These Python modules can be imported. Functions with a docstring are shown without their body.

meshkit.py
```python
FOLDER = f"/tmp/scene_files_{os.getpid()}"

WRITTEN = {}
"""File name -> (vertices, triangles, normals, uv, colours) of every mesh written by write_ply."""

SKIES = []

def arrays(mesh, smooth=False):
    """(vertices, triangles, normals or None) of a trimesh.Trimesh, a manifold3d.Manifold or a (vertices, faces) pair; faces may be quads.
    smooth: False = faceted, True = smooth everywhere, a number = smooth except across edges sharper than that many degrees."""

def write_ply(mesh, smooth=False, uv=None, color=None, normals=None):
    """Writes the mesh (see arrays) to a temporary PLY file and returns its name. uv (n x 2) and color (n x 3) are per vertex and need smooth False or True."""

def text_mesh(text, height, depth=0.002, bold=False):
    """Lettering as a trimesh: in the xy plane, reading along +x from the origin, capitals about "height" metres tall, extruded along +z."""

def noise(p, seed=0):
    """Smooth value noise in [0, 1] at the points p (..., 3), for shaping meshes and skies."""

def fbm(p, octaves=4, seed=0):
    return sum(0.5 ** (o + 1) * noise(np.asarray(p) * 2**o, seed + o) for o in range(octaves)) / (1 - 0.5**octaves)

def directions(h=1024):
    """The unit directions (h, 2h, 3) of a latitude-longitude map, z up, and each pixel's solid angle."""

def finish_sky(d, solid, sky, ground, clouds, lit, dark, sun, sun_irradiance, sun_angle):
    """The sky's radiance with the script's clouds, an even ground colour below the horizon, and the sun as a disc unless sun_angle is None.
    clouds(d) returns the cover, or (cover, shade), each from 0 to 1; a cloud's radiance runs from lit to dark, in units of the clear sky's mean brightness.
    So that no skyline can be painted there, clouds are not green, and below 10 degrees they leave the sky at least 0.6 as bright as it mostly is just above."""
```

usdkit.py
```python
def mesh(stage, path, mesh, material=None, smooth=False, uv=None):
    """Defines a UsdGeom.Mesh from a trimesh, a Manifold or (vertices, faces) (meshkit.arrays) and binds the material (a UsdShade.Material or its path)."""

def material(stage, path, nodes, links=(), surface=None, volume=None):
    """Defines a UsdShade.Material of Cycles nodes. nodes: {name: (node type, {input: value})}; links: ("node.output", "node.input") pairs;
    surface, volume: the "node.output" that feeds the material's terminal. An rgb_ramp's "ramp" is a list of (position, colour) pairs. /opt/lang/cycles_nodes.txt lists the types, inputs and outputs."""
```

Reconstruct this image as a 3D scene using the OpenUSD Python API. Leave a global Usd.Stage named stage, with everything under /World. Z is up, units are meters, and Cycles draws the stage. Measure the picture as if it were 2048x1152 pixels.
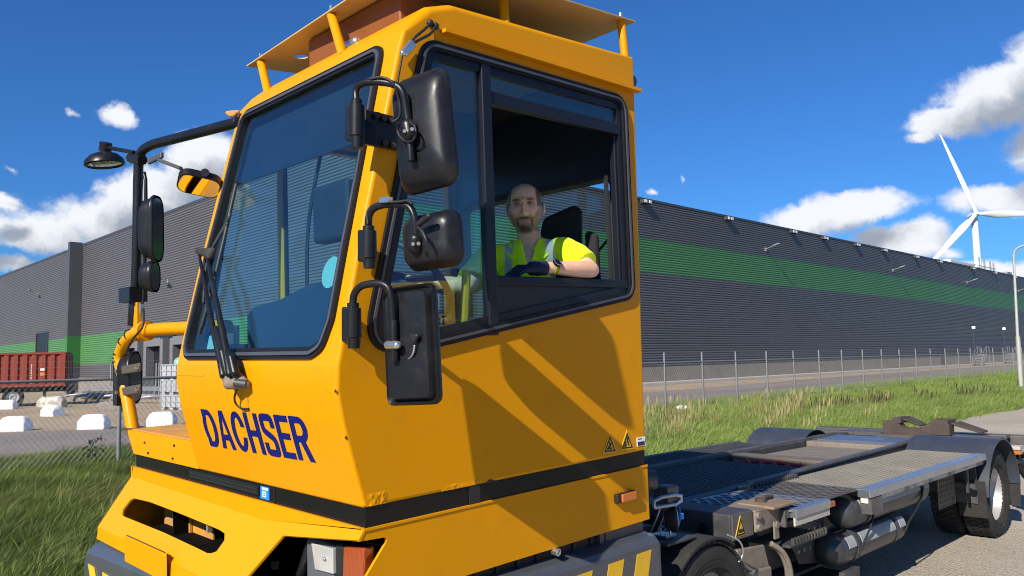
import math, random
import numpy as np
import trimesh, manifold3d as m3
from manifold3d import Manifold, CrossSection
from shapely.geometry import Polygon, box as sbox, Point
from shapely import affinity
import shapely
import usdkit, meshkit
from pxr import Usd, UsdGeom, UsdLux, UsdShade, Gf, Sdf, Vt

stage = Usd.Stage.CreateInMemory()
UsdGeom.SetStageUpAxis(stage, 'Z')
UsdGeom.Xform.Define(stage, '/World')
PI = math.pi

# ------------------------------------------------------------------ camera, sky, sun, exposure
F = 1595.0                                    # focal length in pixels of a 2048 wide picture
def cam_axes(yaw, pitch, roll):
    f = np.array([-math.sin(yaw) * math.cos(pitch), math.cos(yaw) * math.cos(pitch), math.sin(pitch)])
    r = np.array([math.cos(yaw), math.sin(yaw), 0.0]); u = np.cross(r, f)
    return np.stack([r * math.cos(roll) + u * math.sin(roll), r * math.sin(roll) - u * math.cos(roll), f])
MW = cam_axes(.79953, .0914, -.0221)          # camera against the level world: rows right, down, forward
MT = cam_axes(.8031, .05847, -.03388)         # camera against the tractor's cab, which dips two degrees at the nose
EYE = np.array([3.598, -1.527, 1.80])
cam = UsdGeom.Camera.Define(stage, '/World/camera')
cam.CreateHorizontalApertureAttr(36.0); cam.CreateVerticalApertureAttr(20.25)
cam.CreateFocalLengthAttr(36.0 * F / 2048)
cam.CreateClippingRangeAttr((0.05, 20000.0))
EXPOSURE = 0.66
cam.CreateExposureAttr(EXPOSURE)
gm = np.eye(4); gm[0, :3] = MW[0]; gm[1, :3] = -MW[1]; gm[2, :3] = -MW[2]; gm[3, :3] = EYE
cam.AddTransformOp().Set(Gf.Matrix4d(*gm.ravel().tolist()))

TILT = MW.T @ MT                              # cab frame -> world
SUN = TILT @ np.array([.27, -1.0, .745]); SUN /= np.linalg.norm(SUN)
SUN_EL, SUN_ROT = math.asin(SUN[2]), math.atan2(SUN[0], SUN[1])
sun = UsdLux.DistantLight.Define(stage, '/World/sun')
sun.CreateIntensityAttr(1.15); sun.CreateAngleAttr(0.5); sun.CreateNormalizeAttr(True)
sun.CreateColorAttr(Gf.Vec3f(1.0, .93, .83))
_x = np.cross([0, 0, 1.0], SUN); _x /= np.linalg.norm(_x); _y = np.cross(SUN, _x)
sm = np.eye(4); sm[0, :3] = _x; sm[1, :3] = _y; sm[2, :3] = SUN
sun.AddTransformOp().Set(Gf.Matrix4d(*sm.ravel().tolist()))

def direction(u, v):
    d = np.array([u - 1024.0, v - 576.0, F]) @ MW
    return d / np.linalg.norm(d)

def make_sky():
    n, l = {}, []
    n['tc'] = ('texture_coordinate', {})
    n['nrm'] = ('vector_math', {'math_type': 'normalize'}); l.append(('tc.generated', 'nrm.vector1'))
    n['sky'] = ('sky_texture', {'sky_type': 'single_scattering', 'sun_disc': False, 'sun_elevation': SUN_EL, 'sun_rotation': SUN_ROT,
                                'altitude': 100.0, 'air_density': 1.0, 'aerosol_density': 0.35, 'ozone_density': 1.6})
    # cumulus: banks of soft ellipses on the sphere of directions, broken up by fractal noise
    banks = [  # azimuth, elevation, half width, half height (degrees), weight
    ] + CLOUDS
    # warp of the direction so that the outlines billow
    n['wn'] = ('noise_texture', {'scale': 16.0, 'detail': 6.0, 'roughness': .6}); l.append(('nrm.vector', 'wn.vector'))
    n['wsub'] = ('vector_math', {'math_type': 'subtract', 'vector2': (.5, .5, .5)}); l.append(('wn.color', 'wsub.vector1'))
    n['wmul'] = ('vector_math', {'math_type': 'scale', 'scale': .035}); l.append(('wsub.vector', 'wmul.vector1'))
    n['wadd'] = ('vector_math', {'math_type': 'add'}); l += [('nrm.vector', 'wadd.vector1'), ('wmul.vector', 'wadd.vector2')]
    def field(tag, src):
        nonlocal l
        last = None
        for i, (az, el, wa, wb, wt) in enumerate(banks):
            a, e = math.radians(az), math.radians(el)
            c = np.array([math.sin(a) * math.cos(e), math.cos(a) * math.cos(e), math.sin(e)])
            h = np.array([math.cos(a), -math.sin(a), 0.0]); up = np.cross(h, c)
            k = f'{tag}{i}'
            n[k + 's'] = ('vector_math', {'math_type': 'subtract', 'vector2': tuple(c)}); l.append((src, k + 's.vector1'))
            n[k + 'u'] = ('vector_math', {'math_type': 'dot_product', 'vector2': tuple(h / math.radians(wa))}); l.append((k + 's.vector', k + 'u.vector1'))
            n[k + 'v'] = ('vector_math', {'math_type': 'dot_product', 'vector2': tuple(up / math.radians(wb))}); l.append((k + 's.vector', k + 'v.vector1'))
            n[k + 'w'] = ('vector_math', {'math_type': 'dot_product', 'vector2': tuple(c * 12)}); l.append((k + 's.vector', k + 'w.vector1'))
            n[k + 'c'] = ('combine_xyz', {}); l += [(k + 'u.value', k + 'c.x'), (k + 'v.value', k + 'c.y'), (k + 'w.value', k + 'c.z')]
            n[k + 'l'] = ('vector_math', {'math_type': 'length'}); l.append((k + 'c.vector', k + 'l.vector1'))
            n[k + 'm'] = ('map_range', {'range_type': 'linear', 'from_min': 1.5, 'from_max': 0.0, 'to_min': 0.0, 'to_max': wt, 'clamp': True}); l.append((k + 'l.value', k + 'm.value'))
            if last is None: last = k + 'm.result'
            else:
                n[k + 'x'] = ('math', {'math_type': 'maximum'}); l += [(last, k + 'x.value1'), (k + 'm.result', k + 'x.value2')]; last = k + 'x.value'
        return last
    f1 = field('a', 'wadd.vector')
    n['n1'] = ('noise_texture', {'scale': 10.0, 'detail': 12.0, 'roughness': .60, 'lacunarity': 2.1}); l.append(('wadd.vector', 'n1.vector'))
    n['n1m'] = ('math', {'math_type': 'multiply_add', 'value2': 1.5, 'value3': -.75}); l.append(('n1.fac', 'n1m.value1'))
    n['den'] = ('math', {'math_type': 'add'}); l += [(f1, 'den.value1'), ('n1m.value', 'den.value2')]
    n['alpha'] = ('map_range', {'range_type': 'smoothstep', 'from_min': .40, 'from_max': .74, 'to_min': 0.0, 'to_max': 1.0, 'clamp': True}); l.append(('den.value', 'alpha.value'))
    # light and dark of the cloud: less cloud towards the sun and above -> bright
    n['off'] = ('vector_math', {'math_type': 'add', 'vector2': tuple(SUN * .012 + np.array([0, 0, .03]))}); l.append(('wadd.vector', 'off.vector1'))
    n['n2'] = ('noise_texture', {'scale': 10.0, 'detail': 8.0, 'roughness': .60, 'lacunarity': 2.1}); l.append(('off.vector', 'n2.vector'))
    n['n2m'] = ('math', {'math_type': 'multiply_add', 'value2': 1.5, 'value3': -.75}); l.append(('n2.fac', 'n2m.value1'))
    f2 = field('b', 'off.vector')
    n['den2'] = ('math', {'math_type': 'add'}); l += [(f2, 'den2.value1'), ('n2m.value', 'den2.value2')]
    n['shade'] = ('map_range', {'range_type': 'smoothstep', 'from_min': .30, 'from_max': .92, 'to_min': 1.0, 'to_max': 0.0, 'clamp': True}); l.append(('den2.value', 'shade.value'))
    n['cc'] = ('mix', {'mix_type': 'mix', 'color1': CLOUD_DARK, 'color2': CLOUD_LIGHT}); l.append(('shade.result', 'cc.fac'))
    n['tint'] = ('mix', {'mix_type': 'multiply', 'fac': 1.0, 'color2': SKY_TINT}); l.append(('sky.color', 'tint.color1'))
    n['mix'] = ('mix', {'mix_type': 'mix'}); l += [('alpha.result', 'mix.fac'), ('tint.color', 'mix.color1'), ('cc.color', 'mix.color2')]
    n['bg'] = ('background_shader', {'strength': SKY_STRENGTH}); l.append(('mix.color', 'bg.color'))
    m = usdkit.material(stage, '/World/Looks/sky', n, l, surface='bg.background')
    dome = UsdLux.DomeLight.Define(stage, '/World/sky')
    UsdShade.MaterialBindingAPI.Apply(dome.GetPrim()).Bind(m)
    dome.GetPrim().SetCustomDataByKey('kind', 'structure')

def azel(u, v):
    d = direction(u, v)
    return math.degrees(math.atan2(d[0], d[1])), math.degrees(math.asin(d[2]))
def bank(u, v, wu, wv, wt=1.0):
    a, e = azel(u, v); k = 180 / PI / math.hypot(F, math.hypot(u - 1024, v - 576))
    return (a, e, wu * k, wv * k, wt)
SKY_STRENGTH = 0.080
SKY_TINT = (.215, .535, .985)
CLOUD_LIGHT, CLOUD_DARK = (7.3, 7.5, 7.9), (2.7, 3.1, 3.8)
CLOUDS = [bank(*q) for q in (
    # the bank on the left behind the mirrors
    (280, 450, 230, 78, 1.3), (110, 470, 120, 50, 1.2), (405, 330, 85, 80, 1.3), (290, 385, 110, 55, 1.25), (20, 530, 55, 26, 1.1), (-50, 450, 95, 40, 1.1), (10, 400, 50, 22, .85), (240, 228, 40, 30, .85), (30, 335, 40, 16, .68), (150, 225, 26, 12, .58),
    # the big one top right, its grey foot, and the low row above the roof
    (2000, 190, 150, 80, 1.25), (2100, 110, 100, 70, 1.2), (1910, 235, 110, 48, 1.2), (1850, 270, 50, 24, .95), (2100, 290, 100, 90, 1.1),
    (1620, 440, 140, 44, 1.2), (1800, 478, 110, 40, 1.15), (1710, 415, 100, 42, 1.15), (1560, 460, 80, 34, 1.05), (1990, 400, 90, 44, 1.1), (2080, 395, 90, 52, 1.1), (1990, 540, 150, 32, 1.1), (1300, 383, 24, 12, .78), (1368, 355, 12, 18, .62), (1900, 505, 50, 18, .78),
)]
# the same fair-weather cumulus all round, outside the picture
_r = random.Random(5)
for k in range(26):
    az = (355 + k * 11.0) % 360
    el = _r.uniform(8, 34)
    if 205 < az < 350: continue                      # the picture itself, and clear sky in front of the cab
    CLOUDS.append((az, el, _r.uniform(4, 11), _r.uniform(2, 4.5), _r.uniform(.8, 1.0)))
make_sky()

# ------------------------------------------------------------------ helpers
USED = {}
def numbered(parent, name):
    k = USED.get((parent, name), 0); USED[(parent, name)] = k + 1
    return f'{parent}/{name}' + (f'_{k:03d}' if k else '')
LOOKS = {}
def mat(name, nodes, links=(), surface='p.BSDF'):
    if name not in LOOKS: LOOKS[name] = usdkit.material(stage, '/World/Looks/' + name, nodes, links, surface=surface)
    return LOOKS[name]
def paint(name, col, rough=.4, spec=.5, metal=0.0, coat=0.0, var=.12, vscale=6.0, bump=0.0, bscale=60.0, dirt=None, dirt_scale=3.0, dirt_amt=.5, croug=.05, stretch=(1, 1, 1), dlo=.5, dhi=.75):
    """A surface with uneven tone, optional fine bump, optional patches of dirt or rust."""
    n = {'tc': ('texture_coordinate', {}), 'mp': ('mapping', {'scale': stretch}),
         'nz': ('noise_texture', {'scale': vscale, 'detail': 6.0, 'roughness': .65}),
         'rp': ('rgb_ramp', {'ramp': [(.25, tuple(c * (1 - var) for c in col)), (.75, tuple(min(1, c * (1 + var)) for c in col))]}),
         'p': ('principled_bsdf', {'roughness': rough, 'specular_ior_level': spec, 'metallic': metal, 'coat_weight': coat, 'coat_roughness': croug})}
    l = [('tc.object', 'mp.vector'), ('mp.vector', 'nz.vector'), ('nz.fac', 'rp.fac')]
    c = 'rp.color'
    if dirt is not None:
        n['dn'] = ('noise_texture', {'scale': dirt_scale, 'detail': 9.0, 'roughness': .72}); l.append(('mp.vector', 'dn.vector'))
        n['dr'] = ('map_range', {'range_type': 'smoothstep', 'from_min': dlo, 'from_max': dhi, 'to_min': 0.0, 'to_max': dirt_amt, 'clamp': True}); l.append(('dn.fac', 'dr.value'))
        n['dm'] = ('mix', {'mix_type': 'mix', 'color2': dirt}); l += [('dr.result', 'dm.fac'), (c, 'dm.color1')]
        c = 'dm.color'
        n['rr'] = ('math', {'math_type': 'multiply_add', 'value2': .35, 'value3': rough, 'use_clamp': True}); l += [('dr.result', 'rr.value1'), ('rr.value', 'p.roughness')]
    l.append((c, 'p.base_color'))
    if bump:
        n['bn'] = ('noise_texture', {'scale': bscale, 'detail': 4.0}); l.append(('mp.vector', 'bn.vector'))
        n['bp'] = ('bump', {'strength': bump, 'distance': .01}); l += [('bn.fac', 'bp.height'), ('bp.normal', 'p.normal')]
    return mat(name, n, l)

def tm(v, f): return trimesh.Trimesh(np.asarray(v, float), np.asarray(f, int), process=False)
def of_manifold(m):
    k = m.to_mesh(); return tm(k.vert_properties[:, :3], k.tri_verts)
def join(ms): return trimesh.util.concatenate([m for m in ms if m is not None])
def box(cx, cy, cz, sx, sy, sz, rz=0.0, rx=0.0, ry=0.0):
    b = trimesh.creation.box([sx, sy, sz])
    if rx or ry or rz: b.apply_transform(trimesh.transformations.euler_matrix(rx, ry, rz))
    b.apply_translation([cx, cy, cz]); return b
def rbox(lo, hi, r=.01, seg=2):
    """A box with rounded edges between two corners."""
    lo, hi = np.minimum(lo, hi), np.maximum(lo, hi)
    r = min(r, .49 * float((hi - lo).min()))
    s = trimesh.creation.icosphere(seg, r) if seg > 1 else trimesh.creation.icosphere(1, r)
    v = np.vstack([s.vertices + np.array([x, y, z]) for x in (lo[0] + r, hi[0] - r) for y in (lo[1] + r, hi[1] - r) for z in (lo[2] + r, hi[2] - r)])
    return trimesh.Trimesh(v).convex_hull
def hull(points, r=None):
    if r is None: return trimesh.Trimesh(np.asarray(points, float)).convex_hull
    s = trimesh.creation.icosphere(2, 1.0).vertices
    r = np.broadcast_to(r, (len(points),))
    return trimesh.Trimesh(np.vstack([s * ri + np.asarray(p) for p, ri in zip(points, r)])).convex_hull
def smooth_path(pts, n=8):
    """Rounds the corners of a polyline (Chaikin)."""
    p = np.asarray(pts, float)
    for _ in range(n):
        q = np.empty((2 * len(p) - 2, p.shape[1])); q[0::2] = .75 * p[:-1] + .25 * p[1:]; q[1::2] = .25 * p[:-1] + .75 * p[1:]
        p = np.vstack([p[:1], q, p[-1:]])
    return p
def tube(pts, r, sides=10, rounds=0, caps=True):
    p = smooth_path(pts, rounds) if rounds else np.asarray(pts, float)
    r = np.broadcast_to(r, (len(p),)) if np.ndim(r) == 0 or len(r) == len(p) else np.interp(np.linspace(0, 1, len(p)), np.linspace(0, 1, len(r)), r)
    t = np.gradient(p, axis=0); t /= np.linalg.norm(t, axis=1, keepdims=True) + 1e-12
    a = np.zeros_like(p); ref = np.array([0, 0, 1.0]) if abs(t[0][2]) < .9 else np.array([1.0, 0, 0])
    for i in range(len(p)):
        ref = ref - t[i] * (ref @ t[i]); ref /= np.linalg.norm(ref) + 1e-12; a[i] = ref
    b = np.cross(t, a); ang = np.arange(sides) * 2 * PI / sides
    v = p[:, None] + r[:, None, None] * (np.cos(ang)[None, :, None] * a[:, None] + np.sin(ang)[None, :, None] * b[:, None])
    v = v.reshape(-1, 3); i, j = np.meshgrid(np.arange(len(p) - 1), np.arange(sides), indexing='ij'); j2 = (j + 1) % sides
    q = np.stack([i * sides + j, i * sides + j2, (i + 1) * sides + j2, (i + 1) * sides + j], -1).reshape(-1, 4)
    f = np.vstack([q[:, [0, 1, 2]], q[:, [0, 2, 3]]])
    if caps:
        k = len(v); v = np.vstack([v, p[0], p[-1]]); e = (len(p) - 1) * sides; s = np.arange(sides); s2 = (s + 1) % sides
        f = np.vstack([f, np.stack([np.full(sides, k), s2, s], 1), np.stack([np.full(sides, k + 1), e + s, e + s2], 1)])
    return tm(v, f)
def cyl(a, b, r, sides=16): return tube([a, b], r, sides)
def extrude(poly, h):
    """shapely polygon -> solid from z=0 to z=h."""
    return trimesh.creation.extrude_polygon(poly, h)
def place(mesh, o, ex, ey, ez):
    """Local x, y, z of the mesh go along the vectors ex, ey, ez from o."""
    m = mesh.copy(); A = np.stack([ex, ey, ez], 1).astype(float)
    m.vertices = m.vertices @ A.T + np.asarray(o, float)
    if np.linalg.det(A) < 0: m.faces = m.faces[:, ::-1]
    return m
EX, EY, EZ = np.eye(3)
def prism_x(poly, x0, x1): return place(extrude(poly, x1 - x0), [x0, 0, 0], EY, EZ, EX)      # polygon in (y, z)
def prism_y(poly, y0, y1): return place(extrude(poly, y1 - y0), [0, y0, 0], EX, EZ, EY)      # polygon in (x, z)
def prism_z(poly, z0, z1): return place(extrude(poly, z1 - z0), [0, 0, z0], EX, EY, EZ)
def rounded(poly, r): return poly.buffer(-r, quad_segs=8).buffer(r, quad_segs=8)
def manifold(mesh):
    return Manifold(m3.Mesh(vert_properties=np.asarray(mesh.vertices, np.float32), tri_verts=np.asarray(mesh.faces, np.uint32)))
def revolve(profile, seg=32):
    """(radius, height) profile about +z."""
    return trimesh.creation.revolve(np.asarray(profile, float), sections=seg)
def aim(mesh, o, axis):
    """+z of the mesh along axis."""
    z = np.asarray(axis, float); z = z / np.linalg.norm(z)
    x = np.cross([0, 0, 1.0] if abs(z[2]) < .9 else [1.0, 0, 0], z); x /= np.linalg.norm(x)
    return place(mesh, o, x, np.cross(z, x), z)

def thing(name, label, cat, loc=(0, 0, 0), rz=0.0, group=None, matrix=None):
    x = UsdGeom.Xform.Define(stage, numbered('/World', name))
    if matrix is not None: x.AddTransformOp().Set(matrix)
    else:
        x.AddTranslateOp().Set(Gf.Vec3d(*map(float, loc)))
        if rz: x.AddRotateZOp().Set(math.degrees(rz))
    return tag(x.GetPrim(), label, cat, group)
def tag(p, label=None, cat=None, group=None, kind=None):
    for k, v in (('label', label), ('category', cat), ('group', group), ('kind', kind)):
        if v: p.SetCustomDataByKey(k, v)
    return p
SPLIT = {'mud_flap', 'belt_joint', 'lock_lug', 'step_tooth', 'bolt', 'cable_tie', 'guide_rail', 'tank_label', 'plate_hole', 'guard_bar', 'brake_hose', 'wheel_nut', 'screw', 'plug', 'grommet', 'door_panel', 'lock_rod', 'vent_pipe', 'dock_curtain', 'beam_hole', 'radiator_slat', 'tank_cable', 'post_bolt', 'edge_bar', 'cross_frame', 'coupling_lug', 'slat', 'rail_lip', 'arm_cover', 'marking', 'foot', 'lock_jaw', 'side_guard', 'floodlight', 'lens', 'cross_bar', 'guard_arm'}
def obj(name, mesh, material, parent=None, smooth=False, label=None):
    if name in SPLIT:
        ps = mesh.split(only_watertight=False)
        if 1 < len(ps) <= 40: return [obj_one(name, q, material, parent, smooth, label) for q in ps][0]
    return obj_one(name, mesh, material, parent, smooth, label)
def obj_one(name, mesh, material, parent=None, smooth=False, label=None):
    p = usdkit.mesh(stage, numbered(str(parent.GetPath()) if parent else '/World', name), mesh, material, smooth=smooth).GetPrim()
    if label: tag(p, label)
    return p
def copy_of(proto, name, label, cat, loc, rz=0.0, group=None):
    t = thing(name, label, cat, loc, rz, group)
    t.GetReferences().AddInternalReference(proto.GetPath()); t.SetInstanceable(True)
    return t
def struct(name, mesh, material, smooth=False, kind='structure'):
    return tag(obj(name, mesh, material, None, smooth), kind=kind)
# ------------------------------------------------------------------ materials of the place
ASPHALT = mat('asphalt', {'tc': ('geometry', {}), 'n1': ('noise_texture', {'scale': .35, 'detail': 5.0}), 'n2': ('noise_texture', {'scale': 55.0, 'detail': 4.0, 'roughness': .8}), 'v': ('voronoi_texture', {'scale': 60.0}),
    'r1': ('rgb_ramp', {'ramp': [(.3, (.315, .272, .212)), (.7, (.43, .376, .297))]}), 'r2': ('rgb_ramp', {'ramp': [(.30, (.35, .34, .33)), (.48, (.95, .95, .95)), (.72, (1.6, 1.58, 1.55))]}),
    'm': ('mix', {'mix_type': 'multiply', 'fac': 1.0}), 'b': ('bump', {'strength': .7, 'distance': .012}), 'p': ('principled_bsdf', {'roughness': .85, 'specular_ior_level': .3})},
    [('tc.position', 'n1.vector'), ('tc.position', 'n2.vector'), ('tc.position', 'v.vector'), ('n1.fac', 'r1.fac'), ('n2.fac', 'r2.fac'), ('r1.color', 'm.color1'), ('r2.color', 'm.color2'), ('m.color', 'p.base_color'), ('v.distance', 'b.height'), ('b.normal', 'p.normal')])
YARD_ASPHALT = mat('yard_asphalt', {'tc': ('geometry', {}), 'mp': ('mapping', {'scale': (1.0, .08, 1.0)}), 'n1': ('noise_texture', {'scale': .5, 'detail': 6.0}), 'n2': ('noise_texture', {'scale': 20.0, 'detail': 4.0, 'roughness': .8}),
    'r1': ('rgb_ramp', {'ramp': [(.3, (.17, .145, .13)), (.7, (.25, .215, .19))]}), 'r2': ('rgb_ramp', {'ramp': [(.3, (.8, .8, .8)), (.7, (1.15, 1.15, 1.15))]}), 'm': ('mix', {'mix_type': 'multiply', 'fac': 1.0}), 'p': ('principled_bsdf', {'roughness': .9, 'specular_ior_level': .2})},
    [('tc.position', 'mp.vector'), ('mp.vector', 'n1.vector'), ('tc.position', 'n2.vector'), ('n1.fac', 'r1.fac'), ('n2.fac', 'r2.fac'), ('r1.color', 'm.color1'), ('r2.color', 'm.color2'), ('m.color', 'p.base_color')])
PAVERS = mat('pavers', {'tc': ('geometry', {}), 'n1': ('noise_texture', {'scale': .25, 'detail': 7.0, 'roughness': .6}), 'bk': ('brick_texture', {'scale': 4.0, 'color1': (.95, .95, .95), 'color2': (1.06, 1.05, 1.04), 'mortar': (.7, .7, .7), 'mortar_size': .02}),
    'r1': ('rgb_ramp', {'ramp': [(.3, (.30, .225, .15)), (.7, (.41, .325, .23))]}), 'm': ('mix', {'mix_type': 'multiply', 'fac': 1.0}), 'p': ('principled_bsdf', {'roughness': .9, 'specular_ior_level': .2})},
    [('tc.position', 'n1.vector'), ('tc.position', 'bk.vector'), ('n1.fac', 'r1.fac'), ('r1.color', 'm.color1'), ('bk.color', 'm.color2'), ('m.color', 'p.base_color')])
SOIL = mat('turf_soil', {'tc': ('geometry', {}), 'n1': ('noise_texture', {'scale': .6, 'detail': 8.0, 'roughness': .7}), 'r1': ('rgb_ramp', {'ramp': [(.3, (.028, .045, .012)), (.5, (.06, .085, .02)), (.75, (.10, .10, .035))]}), 'p': ('principled_bsdf', {'roughness': 1.0, 'specular_ior_level': .1})},
    [('tc.position', 'n1.vector'), ('n1.fac', 'r1.fac'), ('r1.color', 'p.base_color')])
CLAD_GREY = paint('cladding_grey', (.096, .091, .097), rough=.42, spec=.45, var=.07, vscale=.4)
CLAD_GREEN = paint('cladding_green', (.072, .200, .070), rough=.42, spec=.45, var=.07, vscale=.4)
TRIM_DARK = paint('trim_dark', (.045, .048, .055), rough=.5, var=.1)
TRIM_GREEN = paint('trim_green', (.03, .15, .035), rough=.5, var=.1)
CONCRETE = paint('concrete', (.22, .19, .165), rough=.9, spec=.2, var=.15, vscale=1.2, dirt=(.12, .11, .1), dirt_scale=.5, dirt_amt=.5)
CONCRETE_PALE = paint('concrete_pale', (.42, .39, .35), rough=.9, spec=.2, var=.12, vscale=2.0)
CONCRETE_WHITE = paint('concrete_white', (.78, .77, .74), rough=.85, spec=.2, var=.08, vscale=8.0, dirt=(.38, .33, .26), dirt_scale=5.0, dirt_amt=.6, dlo=.55, dhi=.8, bump=.4, bscale=40)
CONCRETE_DIRTY = paint('concrete_dirty', (.62, .57, .48), rough=.9, spec=.2, var=.2, vscale=6.0, dirt=(.16, .14, .11), dirt_scale=3.5, dirt_amt=.85, dlo=.42, dhi=.65, bump=.6, bscale=20)
CONCRETE_GREY = paint('concrete_grey', (.22, .19, .16), rough=.95, spec=.2, var=.3, vscale=5.0, bump=.6, bscale=20)
GALV = paint('galvanised', (.34, .345, .35), rough=.45, metal=.55, var=.12, vscale=14.0)
FENCE_METAL = paint('fence_metal', (.22, .22, .21), rough=.55, metal=.35, var=.12, vscale=9.0)
WIRE = paint('fence_wire', (.30, .30, .29), rough=.5, metal=.5, var=.1)
WHITE_PAINT = paint('white_paint', (.80, .80, .79), rough=.4, var=.03)
BLACK = paint('black_plastic', (.012, .012, .013), rough=.55, var=.2)
DARK_GAP = paint('dark_opening', (.010, .012, .013), rough=.4, var=.1)
CONTAINER_RED = paint('container_red', (.22, .040, .024), rough=.55, spec=.35, var=.12, vscale=3.0, dirt=(.30, .12, .07), dirt_scale=4.0, dirt_amt=.35)
RUBBER = paint('tyre_rubber', (.028, .027, .026), rough=.85, spec=.25, var=.25, vscale=5.0, dirt=(.075, .07, .062), dirt_scale=4.0, dirt_amt=.7)
CRATE_GREY = paint('crate_grey', (.34, .35, .36), rough=.6, var=.08)
LAMP_GLASS = paint('lamp_glass', (.75, .75, .72), rough=.15, var=.03)

# ------------------------------------------------------------------ ground, road, yard
def sheet(pts, z): return trimesh.creation.triangulate_polygon(Polygon(pts))
def flat(poly, z):
    v, f = trimesh.creation.triangulate_polygon(poly, engine='earcut')
    return tm(np.column_stack([v, np.full(len(v), z)]), f)
struct('ground', flat(Polygon([(-4000, -3000), (4000, -3000), (4000, 4000), (-4000, 4000)]), 0.0), SOIL)
road_edge = [(-2.75, -60), (-2.75, -10), (-2.85, 0), (-3.05, 8), (-3.5, 18), (-3.55, 24), (-3.2, 30), (-2.3, 45), (-.5, 70), (3, 110)]
struct('road', flat(Polygon(road_edge + [(14, 110), (14, -60)]), .004), ASPHALT)
struct('yard_road', flat(Polygon([(-15.4, -60), (-15.4, 5), (-14.85, 23), (-16.1, 45), (-17.4, 86), (-18.5, 200), (-24.5, 200), (-24.2, 63), (-21.7, 33), (-21.9, 10), (-24.3, 4.3), (-50, -60)]), .004), YARD_ASPHALT)
struct('yard_paving', flat(Polygon([(-24.5, 200), (-24.2, 63), (-21.7, 33), (-21.9, 10), (-24.3, 4.3), (-50, -60), (-190, -60), (-190, 19.6), (-28.6, 19.6), (-28.6, 200)]), .004), PAVERS)
struct('kerb', rbox((-28.53, 19.0, 0), (-27.6, 190, .20), .03), CONCRETE_PALE)

FIRE_GREY = paint('fire_wall_grey', (.062, .066, .074), rough=.5, var=.08)
# ------------------------------------------------------------------ the warehouse
WX, WY, WTOP = -28.535, 19.52, 12.68
ware = thing('warehouse', 'long dark grey ribbed metal warehouse with a green band around it', 'warehouse', (WX, WY, 0))
def wpart(name, mesh, m, parent=ware, smooth=False):
    mesh = mesh.copy(); mesh.apply_translation([-WX, -WY, 0]); return obj(name, mesh, m, parent, smooth)
def ribs(z0, z1, a0, a1, axis, at, sign, pitch=.170, d=.048):
    """Horizontal trapezoid sheet from height z0 to z1; runs a0..a1 along x or y; stands proud of "at" in direction sign."""
    prof = []
    z = z0
    while z < z1 - 1e-6:
        for q, o in ((0, 0), (.26, 0), (.48, d), (.76, d)):
            if z + q * pitch < z1: prof.append((z + q * pitch, o))
        z += pitch
    prof.append((z1, 0)); prof = np.array(prof); n = len(prof); v = []
    runs = np.linspace(a0, a1, 9)
    for a in runs:
        w = np.zeros((n, 3)); w[:, 2] = prof[:, 0]; w[:, 1 - axis] = at + sign * prof[:, 1]; w[:, axis] = a; v.append(w)
    v = np.vstack(v); f = []
    for k in range(len(runs) - 1):
        i = np.arange(n - 1) + k * n
        f += [np.stack([i, i + n, i + n + 1], 1), np.stack([i, i + n + 1, i + 1], 1)]
    m = tm(v, np.vstack(f)); nrm = m.face_normals[0]
    want = np.zeros(3); want[1 - axis] = sign
    if nrm @ want < 0: m.invert()
    return m
YEND, XEND = 190.0, -150.0
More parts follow.
